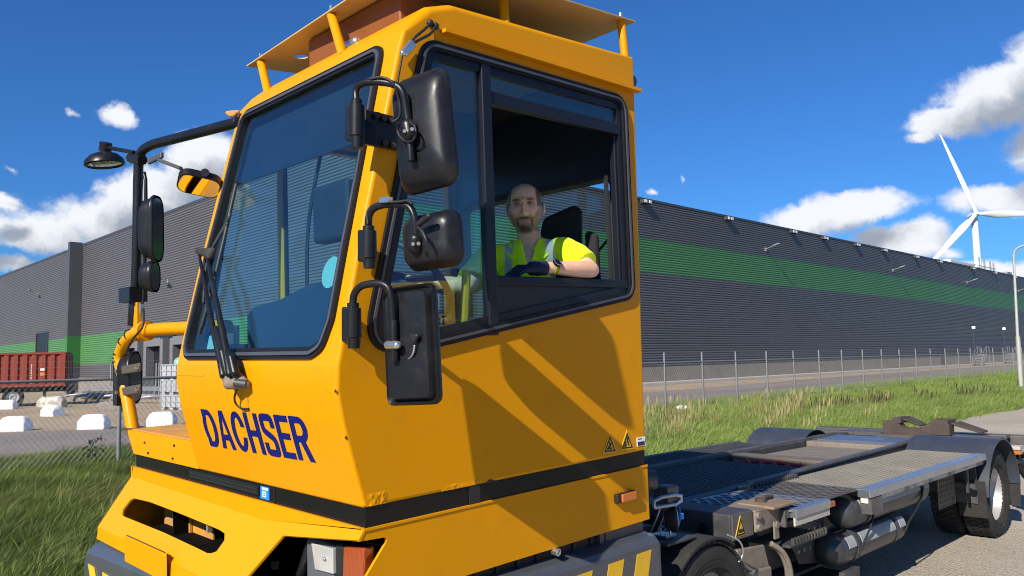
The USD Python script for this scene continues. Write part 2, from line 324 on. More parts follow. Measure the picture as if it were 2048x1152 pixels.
wpart('wall_core', join([box((WX + XEND) / 2, WY + 30, 6.3, WX - XEND - .1, 59.9, 12.5), box(WX - 20, (WY + YEND) / 2, 6.29, 39.9, YEND - WY - .1, 12.48)]), TRIM_DARK)
for z0, z1, m in ((1.22, 7.55, CLAD_GREY), (7.55, 9.91, CLAD_GREEN), (9.91, WTOP - .16, CLAD_GREY)):
    wpart('cladding', ribs(z0, z1, WY, YEND, 1, WX, 1), m)
for z0, z1, m in ((1.22, 2.30, CLAD_GREY), (2.30, 4.71, CLAD_GREEN), (4.71, WTOP - .16, CLAD_GREY)):
    wpart('cladding', ribs(z0, z1, XEND, WX, 0, WY, -1), m)
wpart('corner_trim', box(WX - .02, WY + .02, 6.95, .16, .16, 11.46), TRIM_DARK)
wpart('parapet_cap', box(WX - .1, (WY + YEND) / 2, WTOP - .08, .34, YEND - WY + .2, .17), TRIM_DARK)
wpart('parapet_cap', box((WX + XEND) / 2, WY + .1, WTOP - .08, WX - XEND + .1, .34, .17), TRIM_DARK)
for k in range(14):      # precast plinth panels, a joint every six metres
    wpart('plinth_panel', box(WX + .03, WY + 6 + k * 12.0, .60, .12, 11.96, 1.2), CONCRETE)
for k in range(12):
    wpart('plinth_panel', box(WX - 5 - k * 10.0, WY - .03, .60, 9.96, .12, 1.2), CONCRETE)
for z0, z1, m in ((0, 2.3, FIRE_GREY), (2.3, 4.71, TRIM_GREEN), (4.71, 12.8, FIRE_GREY)):
    wpart('fire_wall', box(-71.3, WY - .55, (z0 + z1) / 2, .55, 1.0, z1 - z0), m)
w = wpart('window', join([box(-82.9, WY - .06, 5.5, 4.1, .12, .12), box(-82.9, WY - .06, 2.5, 4.1, .12, .12), box(-84.9, WY - .06, 4, .12, .12, 2.9), box(-80.9, WY - .06, 4, .12, .12, 2.9)]), TRIM_DARK)
wpart('pane', box(-82.9, WY - .045, 4, 3.9, .02, 2.9), DARK_GAP, w)
for x in (-57.3, -52.6, -47.9, -43.2):   # loading docks
    d = wpart('dock_door', box(x, WY - .09, 2.1, 4.5, .10, 4.2), DARK_GAP)
    wpart('dock_frame', join([box(x - 1.5, WY - .42, 1.95, .5, .55, 3.7), box(x + 1.5, WY - .42, 1.95, .5, .55, 3.7), box(x, WY - .42, 3.62, 2.5, .55, .55)]), paint('dock_cushion', (.14, .14, .15), rough=.8), d)
    wpart('dock_curtain', join([box(x + o, WY - .17, 1.9, .5, .05, 3.0) for o in (-.85, -.28, .28, .85)]), DARK_GAP, d)
    wpart('dock_plate', box(x, WY - .5, .7, 2.2, .9, 1.2), TRIM_DARK, d)
    wpart('guide_rail', join([cyl((x + s * 2.1, WY - 1.2, 0), (x + s * 2.1, WY - 1.2, 2.2), .05) for s in (-1, 1)]), GALV, d)
for y in (42.35, 52.98, 63.5, 69.6, 76.7, 83.5, 92.5, 100.1, 112.4, 122, 131.7):
    f = wpart('floodlight', join([rbox((WX + .05, y - .42, 12.26), (WX + .42, y - .10, 12.52), .04), rbox((WX + .05, y + .08, 12.26), (WX + .42, y + .40, 12.52), .04)]), TRIM_DARK)
    wpart('lens', join([box(WX + .43, y - .26, 12.38, .03, .26, .2), box(WX + .43, y + .24, 12.38, .03, .26, .2)]), LAMP_GLASS, f)
for y in (58.86, 85.98, 110.27, 133.8):
    f = wpart('wall_lamp', join([cyl((WX, y, 10.5), (WX + .9, y, 10.75), .04, 8), box(WX + .05, y, 10.48, .1, .25, .3)]), GALV)
    wpart('lamp_head', hull([(WX + .8, y, 10.74), (WX + 1.25, y, 10.85)], [.07, .05]), GALV, f)
for x, z in ((-84.4, 9.6), (-51.6, 7.95)):
    f = wpart('wall_lamp', join([cyl((x, WY, z - .15), (x, WY - .9, z + .05), .04, 8), box(x, WY - .1, z - .2, .3, .2, .3)]), GALV)
    wpart('lamp_head', hull([(x - .1, WY - .8, z + .04), (x + .7, WY - 1.1, z + .1)], [.10, .07]), GALV, f)
wpart('door', box(WX + .1, 99.2, 1.1, .08, 1.6, 2.2), TRIM_DARK)
wpart('rooftop_unit', join([rbox((-32.6, 111, 12.6), (-30.4, 121, 13.75), .1), box(-31.4, 124, 13.1, 1.6, 3, .9)]), paint('unit_white', (.6, .61, .6), rough=.5))
wpart('vent_pipe', join([cyl((-31, y, 12.6), (-31, y, 15.2 - .15 * k), .11, 10) for k, y in enumerate((125.2, 127.6, 130.4, 132.0))] + [box(-31, 127, 13.9, .08, 12, .08), box(-31, 137.2, 13.2, 1.5, 2.5, .9)]), GALV)

def stair_parts(t):
    st = []
    for s in (0, 1.0):
        st.append(hull([(s, 0, .05), (s, 0, .28), (s, 2.2, 1.35), (s, 2.2, 1.12), (s + .04, 0, .05), (s + .04, 2.2, 1.35)]))
    obj('stringer', join(st), GALV, t)
    for k in range(6): obj('tread', box(.52, .2 + k * .38, .26 + k * .19, .96, .26, .035), GALV, t)
    obj('landing', box(.52, 2.75, 1.30, 1.04, 1.1, .06), GALV, t)
    rails = []
    for s in (.02, 1.02):
        rails += [cyl((s, 0, 1.1), (s, 2.2, 2.3), .03, 6), cyl((s, 2.2, 2.3), (s, 3.3, 2.3), .03, 6), cyl((s, 0, .1), (s, 0, 1.1), .03, 6), cyl((s, 2.2, 1.2), (s, 2.2, 2.3), .03, 6), cyl((s, 3.3, 0), (s, 3.3, 2.3), .03, 6), cyl((s, 1.1, .6), (s, 1.1, 1.7), .03, 6), cyl((s, 0, .65), (s, 2.2, 1.8), .02, 6), cyl((s, 2.2, 1.8), (s, 3.3, 1.8), .02, 6)]
    obj('handrail', join(rails), GALV, t)
    obj('lamp_post', join([cyl((-.02, 1.2, 0), (-.02, 1.2, 4.6), .05, 8)]), TRIM_DARK, t)
    obj('lamp_head', rbox((-.1, 1.05, 4.5), (.25, 1.4, 4.85), .05), WHITE_PAINT, t)
st0 = thing('metal_stair', 'galvanised stair and lamp at the warehouse wall, nearest of the row', 'stairs', (-27.55, 106.8, 0), group='galvanised stairs along the warehouse wall'); stair_parts(st0)
copy_of(st0, 'metal_stair', 'galvanised stair and lamp at the warehouse wall, middle of the row', 'stairs', (-27.55, 119.8, 0), group='galvanised stairs along the warehouse wall')
copy_of(st0, 'metal_stair', 'galvanised stair at the warehouse wall, just beside the street lamp', 'stairs', (-27.55, 133.2, 0), group='galvanised stairs along the warehouse wall')

# ------------------------------------------------------------------ wind turbine far behind
HUB = EYE + direction(1948, 430) * 640.0
tb = thing('wind_turbine', 'white three-bladed wind turbine rising behind the warehouse roof', 'wind turbine', (HUB[0], HUB[1], 0))
hz = HUB[2]
to_cam = (EYE - HUB) * [1, 1, 0]; to_cam /= np.linalg.norm(to_cam)
side = np.cross(EZ, to_cam)
ax = to_cam * math.cos(.35) + side * math.sin(.35); sd = np.cross(EZ, ax)
obj('tower', tube([(0, 0, 0), (0, 0, hz - 1.5)], np.array([2.9, 2.0]), 24), WHITE_PAINT, tb, 30)
obj('nacelle', hull([ax * 2.5 + [0, 0, hz], ax * -8 + [0, 0, hz]], [2.1, 1.8]), WHITE_PAINT, tb, 40)
hub = ax * 4.6 + np.array([0, 0, hz])
obj('hub', hull([hub, hub + ax * 1.8], [1.8, 1.0]), WHITE_PAINT, tb, 40)
L = 60.0
for ang in (108.5, 226.5, -2.5):
    a = math.radians(ang); d = sd * math.cos(a) * -1 * -1 + EZ * math.sin(a); c = np.cross(ax, d)
    secs = []
    for s, w_, t_ in ((0, 1.3, 1.3), (.04, 1.3, 1.25), (.10, 2.0, 1.0), (.20, 2.7, .7), (.40, 2.0, .45), (.65, 1.35, .28), (.88, .8, .14), (.99, .30, .06)):
        tw = math.radians(40 * (1 - s) ** 2 + 8)
        cc, aa = c * math.cos(tw) + ax * math.sin(tw), -c * math.sin(tw) + ax * math.cos(tw)
        secs.append([hub + d * (s * L + 1.0) + cc * (w_ * math.cos(q) - (w_ - 1.3) * .35) + aa * t_ * math.sin(q) for q in np.linspace(0, 2 * PI, 16, endpoint=False)])
    v = np.array(secs).reshape(-1, 3); n = 16; f = []
    for i in range(len(secs) - 1):
        for j in range(n): f += [(i * n + j, i * n + (j + 1) % n, (i + 1) * n + (j + 1) % n), (i * n + j, (i + 1) * n + (j + 1) % n, (i + 1) * n + j)]
    m = tm(v, f); m.fix_normals()
    obj('blade', m, WHITE_PAINT, tb, 50)

# ------------------------------------------------------------------ street lamp by the road
lp = thing('street_lamp', 'grey steel street lamp with curved arm standing on the grass verge', 'street lamp', (-6.34, 39.59, 0))
LAMP_STEEL = paint('lamp_steel', (.42, .40, .36), rough=.5, metal=.2, var=.1)
obj('pole', tube([(0, 0, -.1), (.02, 0, 2.35), (.02, 0, 2.45), (.1, 0, 5.7)], np.array([.10, .095, .065, .05]), 14), LAMP_STEEL, lp, 40)
obj('arm', tube([(.1, 0, 5.65), (.11, 0, 6.05), (.2, 0, 6.32), (.5, 0, 6.45), (1.1, 0, 6.5)], .048, 12, 2), LAMP_STEEL, lp, 40)
obj('lamp_head', hull([(1.05, 0, 6.5), (1.75, 0, 6.52)], [.07, .09]), LAMP_STEEL, lp, 40)

# ------------------------------------------------------------------ perimeter fence
FX = -12.38
fence = thing('perimeter_fence', 'galvanised chain-link perimeter fence with top rail running along the yard', 'fence', (FX, 0, 0))
def wires(name, segs, width, material, parent):
    c = UsdGeom.BasisCurves.Define(stage, numbered(str(parent.GetPath()), name))
    c.CreateTypeAttr('linear'); c.CreateCurveVertexCountsAttr([len(s) for s in segs])
    pts = np.vstack([np.asarray(s, np.float32) for s in segs]).astype(np.float32)
    c.CreatePointsAttr(Vt.Vec3fArray.FromNumpy(pts)); c.CreateWidthsAttr(Vt.FloatArray.FromNumpy(np.full(len(pts), width, np.float32)))
    c.SetWidthsInterpolation('vertex')
    UsdShade.MaterialBindingAPI.Apply(c.GetPrim()).Bind(material)
    return c.GetPrim()
posts = [-5.2, -.75, 3.68, 8.2, 11.8, 14.14, 16.47, 18.8] + [21.13 + 2.33 * k for k in range(26)]
rp_ = random.Random(3)
for y in posts:
    obj('post', tube([(0, y, -.1), (rp_.uniform(-.02, .02), y + rp_.uniform(-.02, .02), 1.98)], .034 if y > 6 else .040, 8), FENCE_METAL, fence, True)
obj('top_rail', cyl((0, -8, 1.63), (0, 80, 1.63), .027, 8), FENCE_METAL, fence, True)
wires('barbed_wire', [[(0, -8, z), (0, 80, z)] for z in (1.74, 1.86, 1.97)], .006, WIRE, fence)
segs = []; g, h = .095, 1.62
for off, sl in ((.004, 1), (-.004, -1)):
    y = -8.0
    while y < 80:
        segs.append([(off, y, .02), (off, y + sl * h * .8, h)]); y += g if y < 8 else g * 1.3
wires('chain_link', segs, .0055, WIRE, fence)

# ------------------------------------------------------------------ concrete blocks in the yard
def curb_block(t, m, w=.82, h=.45, d=.52, rough=0.0, seed=0):
    r = h * .46
    b = hull([(x * (w / 2 - .04), y * (d / 2 - .04), .02) for x in (-1, 1) for y in (-1, 1)] + [(x * (w / 2 - .05), y * (d / 2 - .05), h * .5) for x in (-1, 1) for y in (-1, 1)] + [(x * (w / 2 - r), y * (d / 2 - min(r, d * .45)), h - r) for x in (-1, 1) for y in (-1, 1)], [.04] * 4 + [.05] * 4 + [r] * 4)
    b = of_manifold(manifold(b).refine_to_length(.09))
    if rough:
        b.vertices += meshkit.noise(b.vertices * 6.0 + seed)[:, None] * rough if np.ndim(meshkit.noise(b.vertices[:2])) == 1 else 0
    obj('block', b, m, t, 40)
    if m is CONCRETE_WHITE: obj('lift_slot', join([box(0, -d / 2 + .012, h * .30, w * .97, .012, .012)]), CONCRETE_GREY, t)
RZ = PI / 4 + .05
BL = 'white concrete blocks along the yard edge'
blocks = [((-24.85, 4.72), 'white rounded concrete block on yard edge, at the far left of the photo'), ((-23.27, 6.49), 'white rounded concrete block beside the left fence post, towards the truck'), ((-22.47, 8.24), 'white rounded concrete block seen just above the deck of the tractor'), ((-32.75, 7.75), 'white rounded concrete block set back behind the front row, in front of the container')]
b0 = None
for (x, y), lb in blocks:
    if b0 is None: b0 = thing('concrete_block', lb, 'concrete block', (x, y, 0), RZ, BL); curb_block(b0, CONCRETE_WHITE)
    else: copy_of(b0, 'concrete_block', lb, 'concrete block', (x, y, 0), RZ + .06 * (x + 24), BL)
t = thing('concrete_block', 'pale concrete block cut by the left picture edge, below the container', 'concrete block', (-42.0, 8.1, 0), RZ); curb_block(t, CONCRETE_WHITE, .85, .45, .5)
t = thing('concrete_block', 'dirty weathered concrete block in front of the container trailer rear', 'concrete block', (-41.6, 9.95, 0), RZ); curb_block(t, CONCRETE_DIRTY, 1.25, .52, .6, .04, 3)
t = thing('concrete_block', 'grey square stone block behind the left fence post', 'concrete block', (-34.3, 10.4, 0), RZ); curb_block(t, CONCRETE_GREY, .95, .42, .55, .03, 9)

# ------------------------------------------------------------------ container on its trailer
CY, CX1, CLEN = 9.0, -36.5, 13.2
CRZ2 = math.radians(67)
CTX, CTY = -43.3 - math.cos(CRZ2) * 6.6, 10.98 - math.sin(CRZ2) * 6.6
ct = thing('shipping_container', 'rust red corrugated shipping container standing on a black trailer', 'container', (CTX, CTY, 1.02), CRZ2)
def corrug(x0, x1, z0, z1, pitch=.42, d=.07):
    xs, os_ = [], []
    x = x0
    while x < x1:
        for q, o in ((0, 0), (.12, d), (.42, d), (.54, 0), (.96, 0)):
            if x + q * pitch * 1.04 <= x1: xs.append(x + q * pitch * 1.04); os_.append(o)
        x += pitch
    xs, os_ = np.array(xs + [x1]), np.array(os_ + [0]); n = len(xs)
    v = np.vstack([np.column_stack([xs, os_, np.full(n, z0)]), np.column_stack([xs, os_, np.full(n, z1)])]); i = np.arange(n - 1)
    return tm(v, np.vstack([np.stack([i, i + 1, i + n + 1], 1), np.stack([i, i + n + 1, i + n], 1)]))
H2 = 2.62 - .8
H2 = 1.78
obj('side_panel', corrug(-CLEN / 2 + .1, CLEN / 2 - .1, .12, H2 - .1), CONTAINER_RED, ct)
obj('core', box(0, 1.25, H2 / 2, CLEN - .06, 2.3, H2 - .01), CONTAINER_RED, ct)
obj('bottom_rail', box(0, .02, .07, CLEN, .12, .14), CONTAINER_RED, ct)
obj('top_rail', box(0, .02, H2 - .05, CLEN, .10, .10), CONTAINER_RED, ct)
for s in (-1, 1): obj('corner_post', box(s * (CLEN / 2 - .07), .02, H2 / 2, .15, .13, H2), CONTAINER_RED, ct)
E2 = [box(CLEN / 2 + .03, .3 + k * .6, H2 / 2, .06, .5, H2 - .2) for k in range(4)]
obj('door_panel', join(E2), CONTAINER_RED, ct)
obj('lock_rod', join([cyl((CLEN / 2 + .09, .4 + k * .55, .1), (CLEN / 2 + .09, .4 + k * .55, H2 - .1), .02, 6) for k in range(4)]), GALV, ct)
WHITE_MARK = paint('white_marking', (.7, .68, .62), rough=.6)
obj('marking', join([box(CLEN / 2 - 1.55, -.004, H2 * .62 - k * .13, .05, .012, .07) for k in range(9)] + [box(CLEN / 2 - 1.05, -.004, H2 * .5, .2, .012, .14)]), WHITE_MARK, ct)
obj('hazard_label', box(CLEN / 2 - 1.05, -.004, H2 * .36, .2, .012, .16), paint('label_orange', (.7, .22, .04), rough=.6), ct)
tr = thing('container_trailer', 'black container chassis trailer carrying the red container in the yard', 'trailer', (CTX, CTY, 0), CRZ2)
obj('frame', join([box(0, .6, .86, CLEN + .3, .16, .26), box(0, 1.9, .86, CLEN + .3, .16, .26)] + [box(-CLEN / 2 + .4 + k * 1.9, 1.25, .9, .14, 2.3, .16) for k in range(7)]), BLACK, tr)
obj('bumper', join([box(CLEN / 2 + .15, 1.25, .62, .12, 2.3, .14), box(CLEN / 2 + .1, 1.25, .9, .1, 2.3, .2)]), BLACK, tr)
obj('side_guard', join([box(-1.0, .1, .62, 8.0, .04, .14), box(-1.0, .1, .42, 8.0, .04, .1)]), BLACK, tr)
obj('mudguard', join([box(CLEN / 2 - 1.0, .5, .72, .06, .5, .5)]), BLACK, tr)
def far_wheel(t, x):
    w = obj('tyre', aim(revolve([(.29, -.14), (.44, -.15), (.49, -.11), (.49, .11), (.44, .15), (.29, .14), (.29, -.14)], 28), (x, .35, .5), (0, -1, 0)), RUBBER, t, 35)
    obj('rim', aim(revolve([(0, .02), (.10, .03), (.12, .10), (.2, .04), (.27, .05), (.30, .13), (.30, -.1)], 28), (x, .35, .5), (0, -1, 0)), paint('rim_silver', (.5, .5, .49), rough=.4, metal=.4), w, 35)
for x in (4.2, 2.85, 1.5): far_wheel(tr, x)
for o in ((.0),): pass

# ------------------------------------------------------------------ stacked plastic pallet boxes and the guard rails lying in the yard
CRX, CRY, CRZ = -32.15, 12.75, math.radians(12)
def pallet_box(t):
    W, D, H = 1.55, 1.15, .60
    obj('body', box(0, 0, .37, W, D, .50), CRATE_GREY, t)
    obj('rim', join([box(0, s * D / 2, .63, W + .06, .06, .06) for s in (-1, 1)] + [box(s * W / 2, 0, .63, .06, D + .06, .06) for s in (-1, 1)]), CRATE_GREY, t)
    rb = []
    for k in range(5): rb += [box(-W / 2 + .04 + k * (W - .08) / 4, s * (D / 2 + .02), .37, .05, .05, .5) for s in (-1, 1)]
    for k in range(4): rb += [box(s * (W / 2 + .02), -D / 2 + .04 + k * (D - .08) / 3, .37, .05, .05, .5) for s in (-1, 1)]
    rb += [box(0, s * (D / 2 + .015), .37, W, .04, .04) for s in (-1, 1)]
    obj('rib', join(rb), CRATE_GREY, t)
    obj('foot', join([box(x, y, .06, .24, .16, .12) for x in (-W / 2 + .14, 0, W / 2 - .14) for y in (-D / 2 + .1, D / 2 - .1)]), CRATE_GREY, t)
g = 'grey plastic pallet boxes stacked behind the tractor'
c0 = thing('pallet_box', 'grey plastic pallet box standing on the paving, lowest of the stack', 'pallet box', (CRX, CRY, 0.01), CRZ, g); pallet_box(c0)
copy_of(c0, 'pallet_box', 'grey plastic pallet box in the middle of the stack', 'pallet box', (CRX, CRY, .67), CRZ, g)
copy_of(c0, 'pallet_box', 'grey plastic pallet box topmost of the stack, with a green bundle in it', 'pallet box', (CRX, CRY, 1.33), CRZ, g)
t = thing('plastic_bundle', 'pale green plastic bundle lying in the topmost pallet box', 'bundle', (CRX - .2, CRY - .1, 1.93))
b = trimesh.creation.icosphere(3, .30); b.vertices *= [1.1, .9, .75]; b.vertices += meshkit.noise(b.vertices * 5.0)[:, None] * .06; b.apply_translation([0, 0, .12])
obj('wrap', b, paint('bundle_green', (.22, .45, .36), rough=.4), t, True)
gr = 'guard rails lying on the yard paving'
def guard_rail(t, n):
    prof = [(0, 0), (.03, .06), (.0, .12), (.0, .18), (.03, .24), (0, .30)]
    obj('beam', join([box(0, 0, .72, 4.0 * n, .05, .12), box(0, .02, .58, 4.0 * n, .05, .10), box(0, 0, .65, 4.0 * n, .03, .06)]), GALV, t)
    for k in range(2 * n + 1): obj('leg', join([box(-2.0 * n + .1 + k * (4.0 * n - .2) / (2 * n), .02, .33, .10, .08, .66)]), GALV, t)
g0 = thing('guard_rail', 'galvanised guard rail on legs between trailer and pallet boxes', 'guard rail', (-48.5, 15.8, 0), math.radians(4)); guard_rail(g0, 3)
t = thing('guard_rail', 'galvanised looped tube barrier lying low in front of the guard rail', 'guard rail', (-44.2, 13.6, 0), math.radians(6))
obj('rail', cyl((-5, 0, .42), (5, 0, .42), .09, 10), GALV, t, True)
for k in range(7): obj('loop', tube([(-4.8 + k * 1.55, -.7, .06), (-4.7 + k * 1.55, -.65, .32), (-4.2 + k * 1.55, -.4, .40), (-3.9 + k * 1.55, .1, .40)], .08, 8, 2), GALV, t, True)
t = thing('scrap_timber', 'dark heap of timber under the guard rails beside the trailer', 'timber', (-49.6, 14.6, 0), .3)
for k in range(5): obj('beam', box(-.6 + k * .3, (k % 2) * .2, .12 + .16 * (k % 3), 2.2, .22, .16, rz=.15 * k), paint('old_timber', (.07, .055, .045), rough=.9), t)
# ------------------------------------------------------------------ the terminal tractor: materials
YELLOW = paint('cab_yellow', (.63, .262, .0004), rough=.42, spec=.13, coat=.06, croug=.15, var=.035, vscale=3.0, dirt=(.36, .17, .012), dirt_scale=5.0, dirt_amt=.40, dlo=.52, dhi=.80, bump=.10, bscale=2.2)
YELLOW_DUSTY = paint('deck_yellow', (.62, .27, .02), rough=.6, var=.15, vscale=5.0, dirt=(.33, .20, .09), dirt_scale=4.0, dirt_amt=.8, dlo=.35, dhi=.6)
SIGN_YELLOW = paint('stripe_yellow', (.72, .42, .012), rough=.5, var=.08, dirt=(.3, .2, .05), dirt_scale=14, dirt_amt=.5)
BUMPER_GREY = paint('bumper_grey', (.060, .066, .078), rough=.30, spec=.5, coat=.5, croug=.1, var=.12)
BUMPER_SCUFF = paint('bumper_scuffed', (.085, .09, .10), rough=.5, spec=.5, var=.2, dirt=(.2, .2, .2), dirt_scale=12, dirt_amt=.4)
BELT = paint('belt_black', (.007, .007, .008), rough=.28, spec=.3, coat=.0, var=.1)
MIRROR_BLACK = paint('mirror_black', (.008, .008, .010), rough=.36, spec=.35, var=.2, vscale=10, bump=.05, bscale=220, dirt=(.05, .05, .05), dirt_scale=9, dirt_amt=.25)
SEAL = paint('window_rubber', (.007, .007, .009), rough=.5, spec=.3, var=.15)
FRAME_ALU = paint('window_frame', (.009, .010, .016), rough=.35, spec=.35, var=.1)
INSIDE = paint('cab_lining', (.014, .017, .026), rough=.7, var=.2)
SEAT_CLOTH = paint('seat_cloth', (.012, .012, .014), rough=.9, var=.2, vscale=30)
BLUE_TEXT = paint('lettering_blue', (.002, .008, .125), rough=.5, spec=.15, var=.03)
STICKER_BLUE = paint('sticker_blue', (.02, .22, .62), rough=.4, var=.03)
STICKER_MINT = paint('sticker_mint', (.24, .40, .35), rough=.5, var=.03)
PAPER = paint('paper', (.75, .78, .80), rough=.7, var=.03)
CHASSIS = paint('chassis_dark', (.040, .041, .044), rough=.5, spec=.45, var=.25, vscale=4, dirt=(.16, .13, .10), dirt_scale=3.5, dirt_amt=.55, dlo=.45, dhi=.72)
CHASSIS_WORN = paint('chassis_worn', (.11, .108, .105), rough=.45, metal=.4, var=.3, vscale=5, dirt=(.13, .085, .055), dirt_scale=4, dirt_amt=.7, dlo=.45, dhi=.7)
FENDER = paint('fender_black', (.036, .042, .056), rough=.42, spec=.5, var=.15, dirt=(.1, .095, .09), dirt_scale=4, dirt_amt=.35)
RUST = paint('rusty_steel', (.062, .042, .033), rough=.8, var=.35, vscale=7, dirt=(.05, .04, .04), dirt_scale=5, dirt_amt=.6)
STEEL_DUST = paint('dusty_steel', (.20, .17, .135), rough=.7, metal=.2, var=.2, vscale=8, dirt=(.17, .09, .05), dirt_scale=6, dirt_amt=.7)
TREAD = paint('tread_plate', (.36, .37, .40), rough=.34, metal=.75, var=.15, vscale=12, dirt=(.15, .13, .11), dirt_scale=5, dirt_amt=.7, dlo=.45, dhi=.7)
ALU_EDGE = paint('aluminium_edge', (.42, .45, .50), rough=.3, metal=.85, var=.1, dirt=(.3, .26, .2), dirt_scale=8, dirt_amt=.6)
GRATING = paint('grating_beige', (.24, .215, .17), rough=.7, metal=.2, var=.25, vscale=6, dirt=(.13, .115, .09), dirt_scale=3, dirt_amt=.6)
TANK = paint('air_tank', (.032, .034, .038), rough=.35, var=.2, dirt=(.14, .12, .1), dirt_scale=5, dirt_amt=.4)
ORANGE = mat('lamp_orange', {'p': ('principled_bsdf', {'base_color': (.55, .13, .012), 'roughness': .15, 'coat_weight': .6})})
ORANGE_DARK = mat('lens_amber', {'tc': ('texture_coordinate', {}), 'w': ('wave_texture', {'scale': 60.0, 'bands_direction': 'x'}), 'r': ('rgb_ramp', {'ramp': [(0, (.20, .028, .004)), (1, (.36, .07, .010))]}), 'p': ('principled_bsdf', {'roughness': .15, 'coat_weight': .5})}, [('tc.object', 'w.vector'), ('w.fac', 'r.fac'), ('r.color', 'p.base_color')])
HEADLAMP = mat('headlamp_glass', {'tc': ('texture_coordinate', {}), 'w': ('wave_texture', {'scale': 70.0, 'bands_direction': 'x', 'distortion': 2.0}), 'r': ('rgb_ramp', {'ramp': [(0, (.42, .42, .40)), (1, (.72, .72, .68))]}), 'p': ('principled_bsdf', {'roughness': .12, 'metallic': .35, 'coat_weight': .8})}, [('tc.object', 'w.vector'), ('w.fac', 'r.fac'), ('r.color', 'p.base_color')])
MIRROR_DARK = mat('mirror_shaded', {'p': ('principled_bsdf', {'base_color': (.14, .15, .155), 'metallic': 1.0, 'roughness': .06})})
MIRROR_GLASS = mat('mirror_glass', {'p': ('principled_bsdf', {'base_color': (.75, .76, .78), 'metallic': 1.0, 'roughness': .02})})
CHROME = paint('bright_metal', (.62, .62, .60), rough=.25, metal=.9, var=.08)
RED_HOSE = paint('red_hose', (.42, .02, .02), rough=.45, var=.2)
def glass(name, tint, f0=.045, dust=0.0):
    n = {'t': ('transparent_bsdf', {'color': tint}), 'g': ('glossy_bsdf', {'color': (1, 1, 1), 'roughness': 0.0}), 'f': ('layer_weight', {'blend': .5}), 'q': ('math', {'math_type': 'power', 'value2': 5.0}), 'k': ('math', {'math_type': 'multiply_add', 'value2': 1 - f0, 'value3': f0, 'use_clamp': True}), 'x': ('mix_closure', {})}
    l = [('f.facing', 'q.value1'), ('q.value', 'k.value1'), ('k.value', 'x.fac'), ('t.BSDF', 'x.closure1'), ('g.BSDF', 'x.closure2')]
    if not dust: return mat(name, n, l, surface='x.closure')
    n |= {'tc': ('texture_coordinate', {}), 'dn': ('noise_texture', {'scale': 3.0, 'detail': 9.0, 'roughness': .7}), 'dr': ('map_range', {'from_min': .35, 'from_max': .75, 'to_min': .15 * dust, 'to_max': dust, 'clamp': True}), 'df': ('principled_bsdf', {'base_color': (.55, .52, .47), 'roughness': 1.0, 'specular_ior_level': 0.0}), 'y': ('mix_closure', {})}
    return mat(name, n, l + [('tc.object', 'dn.vector'), ('dn.fac', 'dr.value'), ('dr.result', 'y.fac'), ('x.closure', 'y.closure1'), ('df.BSDF', 'y.closure2')], surface='y.closure')
PANE = glass('pane_side', (.80, .95, .95), .075, .010)
PANE_FRONT = glass('pane_front', (.72, .93, 1.0), .030, .006)
PANE_FAR = glass('pane_far', (.90, 1.0, 1.0), .03)

# ------------------------------------------------------------------ the tractor's own frame
CO = np.array([3.598, -1.527, 2.05])                  # the eye in the cab's frame (x: driver's side, y: to the rear, z: up from .25 m below the road)
def at(u, v, ax, val):
    d = np.array([u - 1024.0, v - 576.0, F]) @ MT
    return CO + d * ((val - CO[ax]) / d[ax])
LIFT = np.array([0, 0, .25])
_o = EYE + TILT @ (LIFT - CO)
_g = np.eye(4); _g[:3, :3] = TILT.T; _g[3, :3] = _o
TRACTOR_M = Gf.Matrix4d(*_g.ravel().tolist())
def to_world(p): return EYE + TILT @ (np.asarray(p, float) - CO)
tractor = thing('terminal_tractor', 'yellow terminal tractor with driver cab, black mirrors and low dark chassis', 'truck', matrix=TRACTOR_M)
def part(name, mesh, m, parent=None, smooth=False, label=None):           # mesh in the cab's frame
    mesh = mesh.copy(); mesh.apply_translation(-LIFT)
    return obj(name, mesh, m, parent or tractor, smooth, label)
def cpart(name, mesh, m, parent=None, smooth=False, label=None):          # mesh in the level world (the chassis stands level, the cab dips)
    mesh = mesh.copy(); mesh.vertices = (mesh.vertices - _o) @ TILT
    return obj(name, mesh, m, parent or tractor, smooth, label)

# ---- cab body
PROF = [(0, 1.475), (-.023, 1.577), (-.052, 1.681), (-.075, 1.772), (-.095, 1.885), (-.091, 1.962), (-.072, 2.045), (.011, 2.396), (.082, 2.66), (.199, 3.123), (.222, 3.205), (.263, 3.272), (.329, 3.328), (.436, 3.365)]
def face_y(z): return float(np.interp(z, [q[1] for q in PROF], [q[0] for q in PROF]))
XL, XR = -.130, 1.250
def shell(inset, r):
    pts, rad = [], []
    for (y, z) in PROF + [(1.636, 3.405), (1.628, 3.2), (1.594, 1.475)]:
        rr = r * (2.2 if z > 3.25 and y < 1 else 1)
        cy, cz = .75, 2.4
        for x, s in ((XL, 1), (XR, -1)):
            k = inset + rr
            pts.append((x + s * k * (1.6 if (s > 0 and z > 3.1 and y < .5) else 1), y + (k if y < cy else -k), z + (k if z < cz else -k) if (z > 3.2 or z < 1.55) else z)); rad.append(rr)
    return hull(pts, rad)
WS = rounded(Polygon([(-.072, 2.10), (-.06, 1.99), (1.08, 1.99), (1.155, 2.02), (1.188, 2.12), (1.186, 2.40), (1.158, 3.175), (-.046, 3.175)]), .075)       # windscreen, rubber included (x, z)
SW = rounded(Polygon([(.305, 3.185), (1.548, 3.185), (1.548, 2.203), (.16, 1.985), (.03, 2.03), (.035, 2.13)]), .085)                # driver's window (y, z)
RWa = rounded(Polygon([(.22, 3.05), (.425, 3.05), (.425, 2.05), (.04, 2.05)]), .03)
RWb = rounded(Polygon([(.455, 3.05), (1.52, 3.05), (1.52, 2.05), (.455, 2.05)]), .03)
